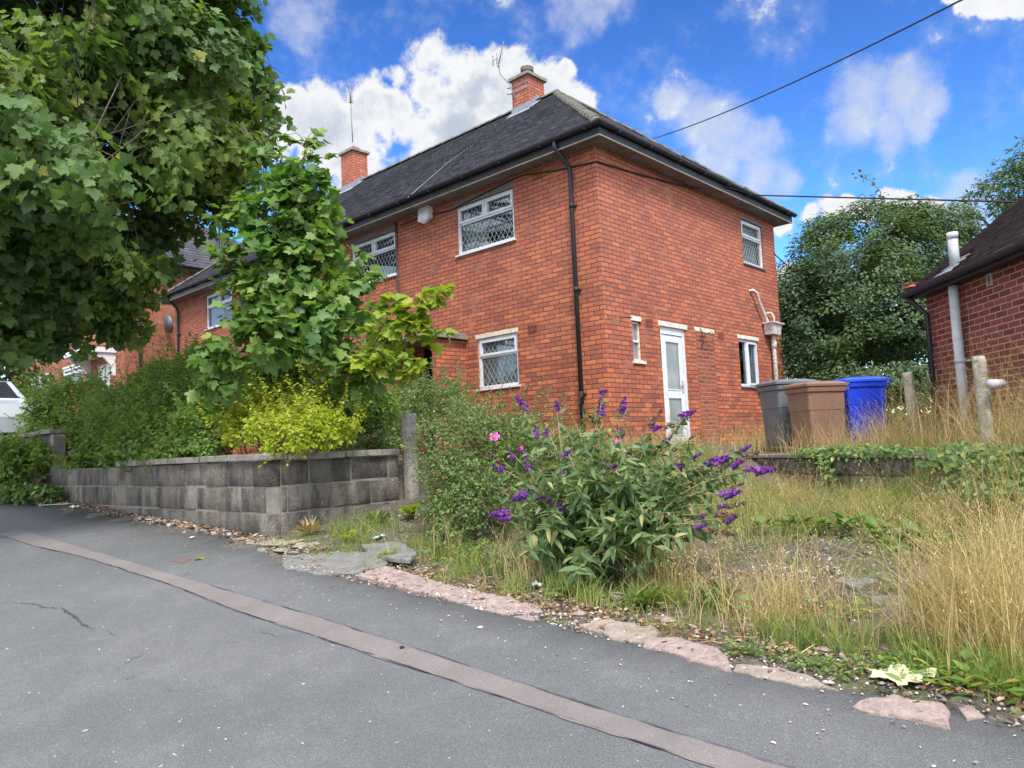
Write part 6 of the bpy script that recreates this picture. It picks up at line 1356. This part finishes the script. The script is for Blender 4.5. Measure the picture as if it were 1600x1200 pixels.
strip_leaves('creeper', 'tangle of bramble and ivy on the bank below the brown brick building', [P(1475, 715, 8.9), P(1520, 720, 8.3), P(1570, 725, 7.8), P(1620, 730, 7.4)], 1500, .30, .075, 'ivy')
strip_leaves('creeper', 'lower ivy patch on the bank at the right edge', [P(1500, 760, 8.0), P(1560, 770, 7.4), P(1610, 770, 7.)], 700, .22, .07, 'ivy')

# ------------------------------------------------------------ weeds
def rosette(name, label, px, py, n, L, mat, tpl, upness=.7, cat='weed', group='weeds in the yard', stem=False, spread=.02):
    p = GP(px, py); t = thing(name, label, cat, tuple(p), 0, group); a = RNG.random(n)*2*pi; e = RNG.uniform(.2, 1.2, n)*upness
    al = np.stack([np.cos(a)*np.cos(e), np.sin(a)*np.cos(e), np.sin(e)], 1); nr = norm(np.stack([-np.cos(a)*np.sin(e), -np.sin(a)*np.sin(e), np.cos(e)+.2], 1)+RNG.normal(size=(n, 3))*.15)
    hh = RNG.random((n, 1))*(L*.7 if stem else .02); pos = np.array([0, 0, .0])+al*spread+np.concatenate([RNG.normal(size=(n, 2))*spread, hh], 1)
    leaves('leaves', pos, nr, al, L*RNG.uniform(.55, 1.1, n), tpl, M[mat], t)
    m = MB()
    for i in range(5): m.tube([(0, 0, -.01), (RNG.normal()*.02, RNG.normal()*.02, L*(.7 if stem else .25))], .003, 4)
    m.build('stem', M['twig'], t); return t
rosette('weed', 'broad leaved green weed below the centre of the buddleia', 905, 935, 26, .17, 'weed', LANCE)
rosette('weed', 'broad leaved weed beside the tan rounded stone', 1010, 950, 26, .17, 'weed', LANCE)
rosette('weed', 'tall green weed right of the buddleia at the pavement edge', 1120, 945, 24, .17, 'weed', LANCE, .9)
rosette('weed', 'low green weed left of the crumpled paper', 745, 880, 26, .12, 'weed', LANCE)
rosette('weed', 'lime green weed at the inner edge of the pavement below the litter', 610, 880, 34, .07, 'lime', OVAL, .9, stem=True)
rosette('weed', 'lime green seedling in front of the block wall corner', 545, 850, 46, .055, 'lime', OVAL, .9, stem=True, spread=.05)
rosette('maple_seedling', 'bright lime maple seedling at the foot of the gate post', 642, 812, 15, .12, 'lime', MAPLE, .8, stem=True, cat='seedling', group='maple seedlings')
rosette('weed', 'dry brown tuft growing against the block wall near its corner', 482, 838, 60, .14, 'dry_grass', (LANCE[0]*[.35, 1, 1], LANCE[1]), 1.2)
rosette('weed', 'green tuft against the wall left of the gate post', 590, 820, 60, .15, 'green_grass', (LANCE[0]*[.35, 1, 1], LANCE[1]), 1.2)
rosette('weed', 'dark leaved plant in the middle of the yard', 1375, 850, 22, .15, 'ivy', OVAL, .7, stem=True)
rosette('weed', 'leafy plant below the low wall behind the bare gravel', 1280, 840, 24, .14, 'ivy', OVAL, .7, stem=True)
for wl_, wx, wy, wn, wL in (('round leaved green plant near the middle of the yard grass', 1330, 838, 26, .12), ('light green leafy plant left of the low wall stones', 1240, 835, 26, .11), ('green plant right of the mossy flagstones', 1490, 880, 26, .12), ('small lime leaved plant at the left of the yard grass', 1195, 840, 20, .09), ('leafy plant in the grass behind the mossy flagstones', 1430, 862, 26, .12), ('pale leaved plant in the grass in front of the low wall', 1400, 815, 24, .11)): rosette('weed', wl_, wx, wy, wn, wL*1.3, 'ivy', OVAL, .8, stem=True, spread=.05)
rosette('weed', 'creeping light green leaves on the bare mossy patch', 1360, 960, 26, .07, 'lime', OVAL, .4, spread=.08)
rosette('weed', 'pale green leaves beside the biggest kerb stone', 1500, 1085, 10, .07, 'lime', OVAL, .6, spread=.03)
rosette('weed', 'pale green leafy weed at the far right corner of the yard', 1590, 1085, 14, .07, 'lime', OVAL, .6, spread=.04)
rosette('weed', 'dark low weed under the right hand grass', 1560, 1095, 70, .07, 'rose_leaf', OVAL, .5, spread=.12)
rosette('weed', 'green plant rooted in the waste pipe gully beside the grey bin', 1196, 608, 60, .10, 'weed', LANCE, .9, stem=True).location = tuple(on_plane(1194, 610, (HX+.12, 0, 0), (1, 0, 0)))

# ------------------------------------------------------------ gravel, dead leaves
def stones(name, label, xy, size, mat):
    n = len(xy); z = G(xy[:, 0], xy[:, 1]); base = np.array([(1, 0, 0), (0, 1, 0), (-1, 0, 0), (0, -1, 0), (.1, 0, .55), (0, .1, -.4)]); tri = np.array([(0, 1, 4), (1, 2, 4), (2, 3, 4), (3, 0, 4), (1, 0, 5), (2, 1, 5), (3, 2, 5), (0, 3, 5)])
    a = RNG.random(n)*2*pi; s = size*RNG.lognormal(0, .45, n); Bq = base[None]*(1+RNG.normal(size=(n, 6, 3))*.22); c, s_ = np.cos(a), np.sin(a)
    V = np.stack([Bq[..., 0]*c[:, None]-Bq[..., 1]*s_[:, None]*.7, Bq[..., 0]*s_[:, None]+Bq[..., 1]*c[:, None]*.7, Bq[..., 2]], 2)*s[:, None, None]+np.stack([xy[:, 0], xy[:, 1], z+.004], 1)[:, None]
    Fc = (tri[None]+(np.arange(n)*6)[:, None, None]).reshape(-1, 3); return tag(np_mesh(name, V.reshape(-1, 3), Fc, mat, None, np.repeat(RNG.random(n), 6)), label, 'gravel', None, 'stuff')
def dens_gr(x, y):
    q = np.stack([x, y, x*0], 1); nz = hash_noise(q, 2.2, 71)*.5+hash_noise(q, 7., 72)*.5
    return np.clip((.9*sstep(y, 3.7, 3.1)+.9*bare(x, y)+.12)*sstep(nz, .30, .60)+.03, 0, 1)
gp = RNG.uniform([-5.6, 2.86], [1.5, 7.5], (60000, 2)); gp = gp[gp[:, 1] > edge_y(gp[:, 0])-.04]; gp = seg_mask(gp, dens_gr)
stones('gravel', 'pale pink and grey gravel along the pavement edge and bare patch', gp, .0072, M['gravel'])
gp = np.stack([RNG.uniform(-12.5, -5.4, 2600), 3.26+RNG.normal(size=2600)*.05], 1); gp = gp[gp[:, 1] < 3.345]; stones('gravel', 'dirt and small stones gathered at the foot of the block wall', gp, .009, M['gravel'])
xy = np.concatenate([RNG.uniform([-5.8, 2.9], [1.5, 8.], (2600, 2)), np.stack([RNG.uniform(-4.5, .5, 1500), 3.05+np.abs(RNG.normal(size=1500))*.25], 1)]); n = len(xy)
def flat_leaves(name, label, xy, size, mat, tpl=OVAL):
    n = len(xy); p = np.stack([xy[:, 0], xy[:, 1], G(xy[:, 0], xy[:, 1])+.012], 1); return tag(leaves(name, p, norm(UP+rnd_dir(n)*.35), rnd_dir(n)*[1, 1, .1], size*RNG.uniform(.5, 1.4, n), tpl, M[mat], None), label, 'leaf litter', None, 'stuff')
flat_leaves('leaf_litter', 'dead brown leaves scattered over the yard', xy[xy[:, 1] > edge_y(xy[:, 0])], .032, 'dead_leaf')
lx = np.stack([RNG.uniform(-11.5, -4.6, 700), 3.24+RNG.normal(size=700)*.07], 1); lx = lx[(lx[:, 1] < 3.34)]; flat_leaves('leaf_litter', 'fallen brown and yellow leaves at the foot of the block wall', lx, .05, 'dead_leaf')
def bits(n):
    x = RNG.uniform(-9, 1., n); y = edge_y(x)-np.abs(RNG.normal(size=n))*.25; return np.stack([x, y], 1)
b_ = bits(320); p = np.stack([b_[:, 0], b_[:, 1], plane(b_[:, 0], b_[:, 1])+.006], 1)
tag(leaves('grit', p, norm(UP+rnd_dir(len(p))*.3), rnd_dir(len(p))*[1, 1, .1], .012*RNG.lognormal(0, .4, len(p)), OVAL, M['gravel'], None, RNG.uniform(.5, 1, len(p))), 'loose grit and crumbs near the pavement edge', 'grit', None, 'stuff')
p = np.array([on_plane(307, 872, (0, 0, .21), (.0435, -.126, 1))]); o = leaves('fallen_leaf', p*0, np.array([[0, .1, 1.]]), np.array([[1, .2, 0.]]), [.09], MAPLE, M['lime']); o.location = p[0]; tag(o, 'yellow green fallen leaf beside the small rusty cover', 'leaf')

# broken twigs and stalks lying on the bare earth by the kerb
n = 900; tx_ = np.stack([RNG.uniform(-4.4, .8, n), 3.0+np.abs(RNG.normal(size=n))*.5], 1); tp_ = np.stack([tx_[:, 0], tx_[:, 1], G(tx_[:, 0], tx_[:, 1])+.010], 1)
a = RNG.random(n)*2*pi; d_ = np.stack([np.cos(a), np.sin(a), RNG.normal(size=n)*.08], 1)
tag(leaves('twigs', tp_, norm(UP+rnd_dir(n)*.4), d_, RNG.uniform(.04, .16, n), (LANCE[0]*[.16, 1, .2], LANCE[1]), M['dead_leaf'], None), 'broken twigs and dead stalks lying on the earth beside the kerb stones', 'twigs', None, 'stuff')
gc = RNG.uniform([-1.6, 2.98], [.6, 3.35], (500, 2)); gc = gc[gc[:, 1] > edge_y(gc[:, 0])+.10]; gc = gc[hash_noise(np.stack([gc[:, 0], gc[:, 1], gc[:, 0]*0], 1), 2.6, 81) > .45]
pc = np.stack([gc[:, 0], gc[:, 1], G(gc[:, 0], gc[:, 1])+.02], 1); pos, nrm, al, sz = cluster_leaves(pc, np.repeat(UP[None], len(pc), 0), 14, .06, .020, .4, .8, .2, .6, 0)
pos[:, 2] = np.maximum(pos[:, 2], G(pos[:, 0], pos[:, 1])+.008); tag(leaves('ground_cover', pos, nrm, al, sz, OVAL, M['rose_leaf'], None), 'dark green creeping ground cover near the right end of the kerb stones', 'ground cover', None, 'stuff')

gc = RNG.uniform([-4.8, 3.5], [1.8, 9.6], (2600, 2)); qq = np.stack([gc[:, 0], gc[:, 1], gc[:, 0]*0], 1)
gc = gc[(hash_noise(qq, 1.7, 91)*.6+hash_noise(qq, 4.1, 92)*.4 > .56) & (RNG.random(len(gc)) > .55*bare(gc[:, 0], gc[:, 1]))]
pc = np.stack([gc[:, 0], gc[:, 1], G(gc[:, 0], gc[:, 1])+.05], 1); pos, nrm, al, sz = cluster_leaves(pc, np.repeat(UP[None], len(pc), 0), 11, .13, .042, .5, .8, .2, .6, 0)
pos[:, 2] = np.maximum(pos[:, 2], G(pos[:, 0], pos[:, 1])+.01); tag(leaves('ground_cover', pos, nrm, al, sz, OVAL, M['ivy'], None), 'patches of low green weeds spreading between the grass of the yard', 'ground cover', None, 'stuff')
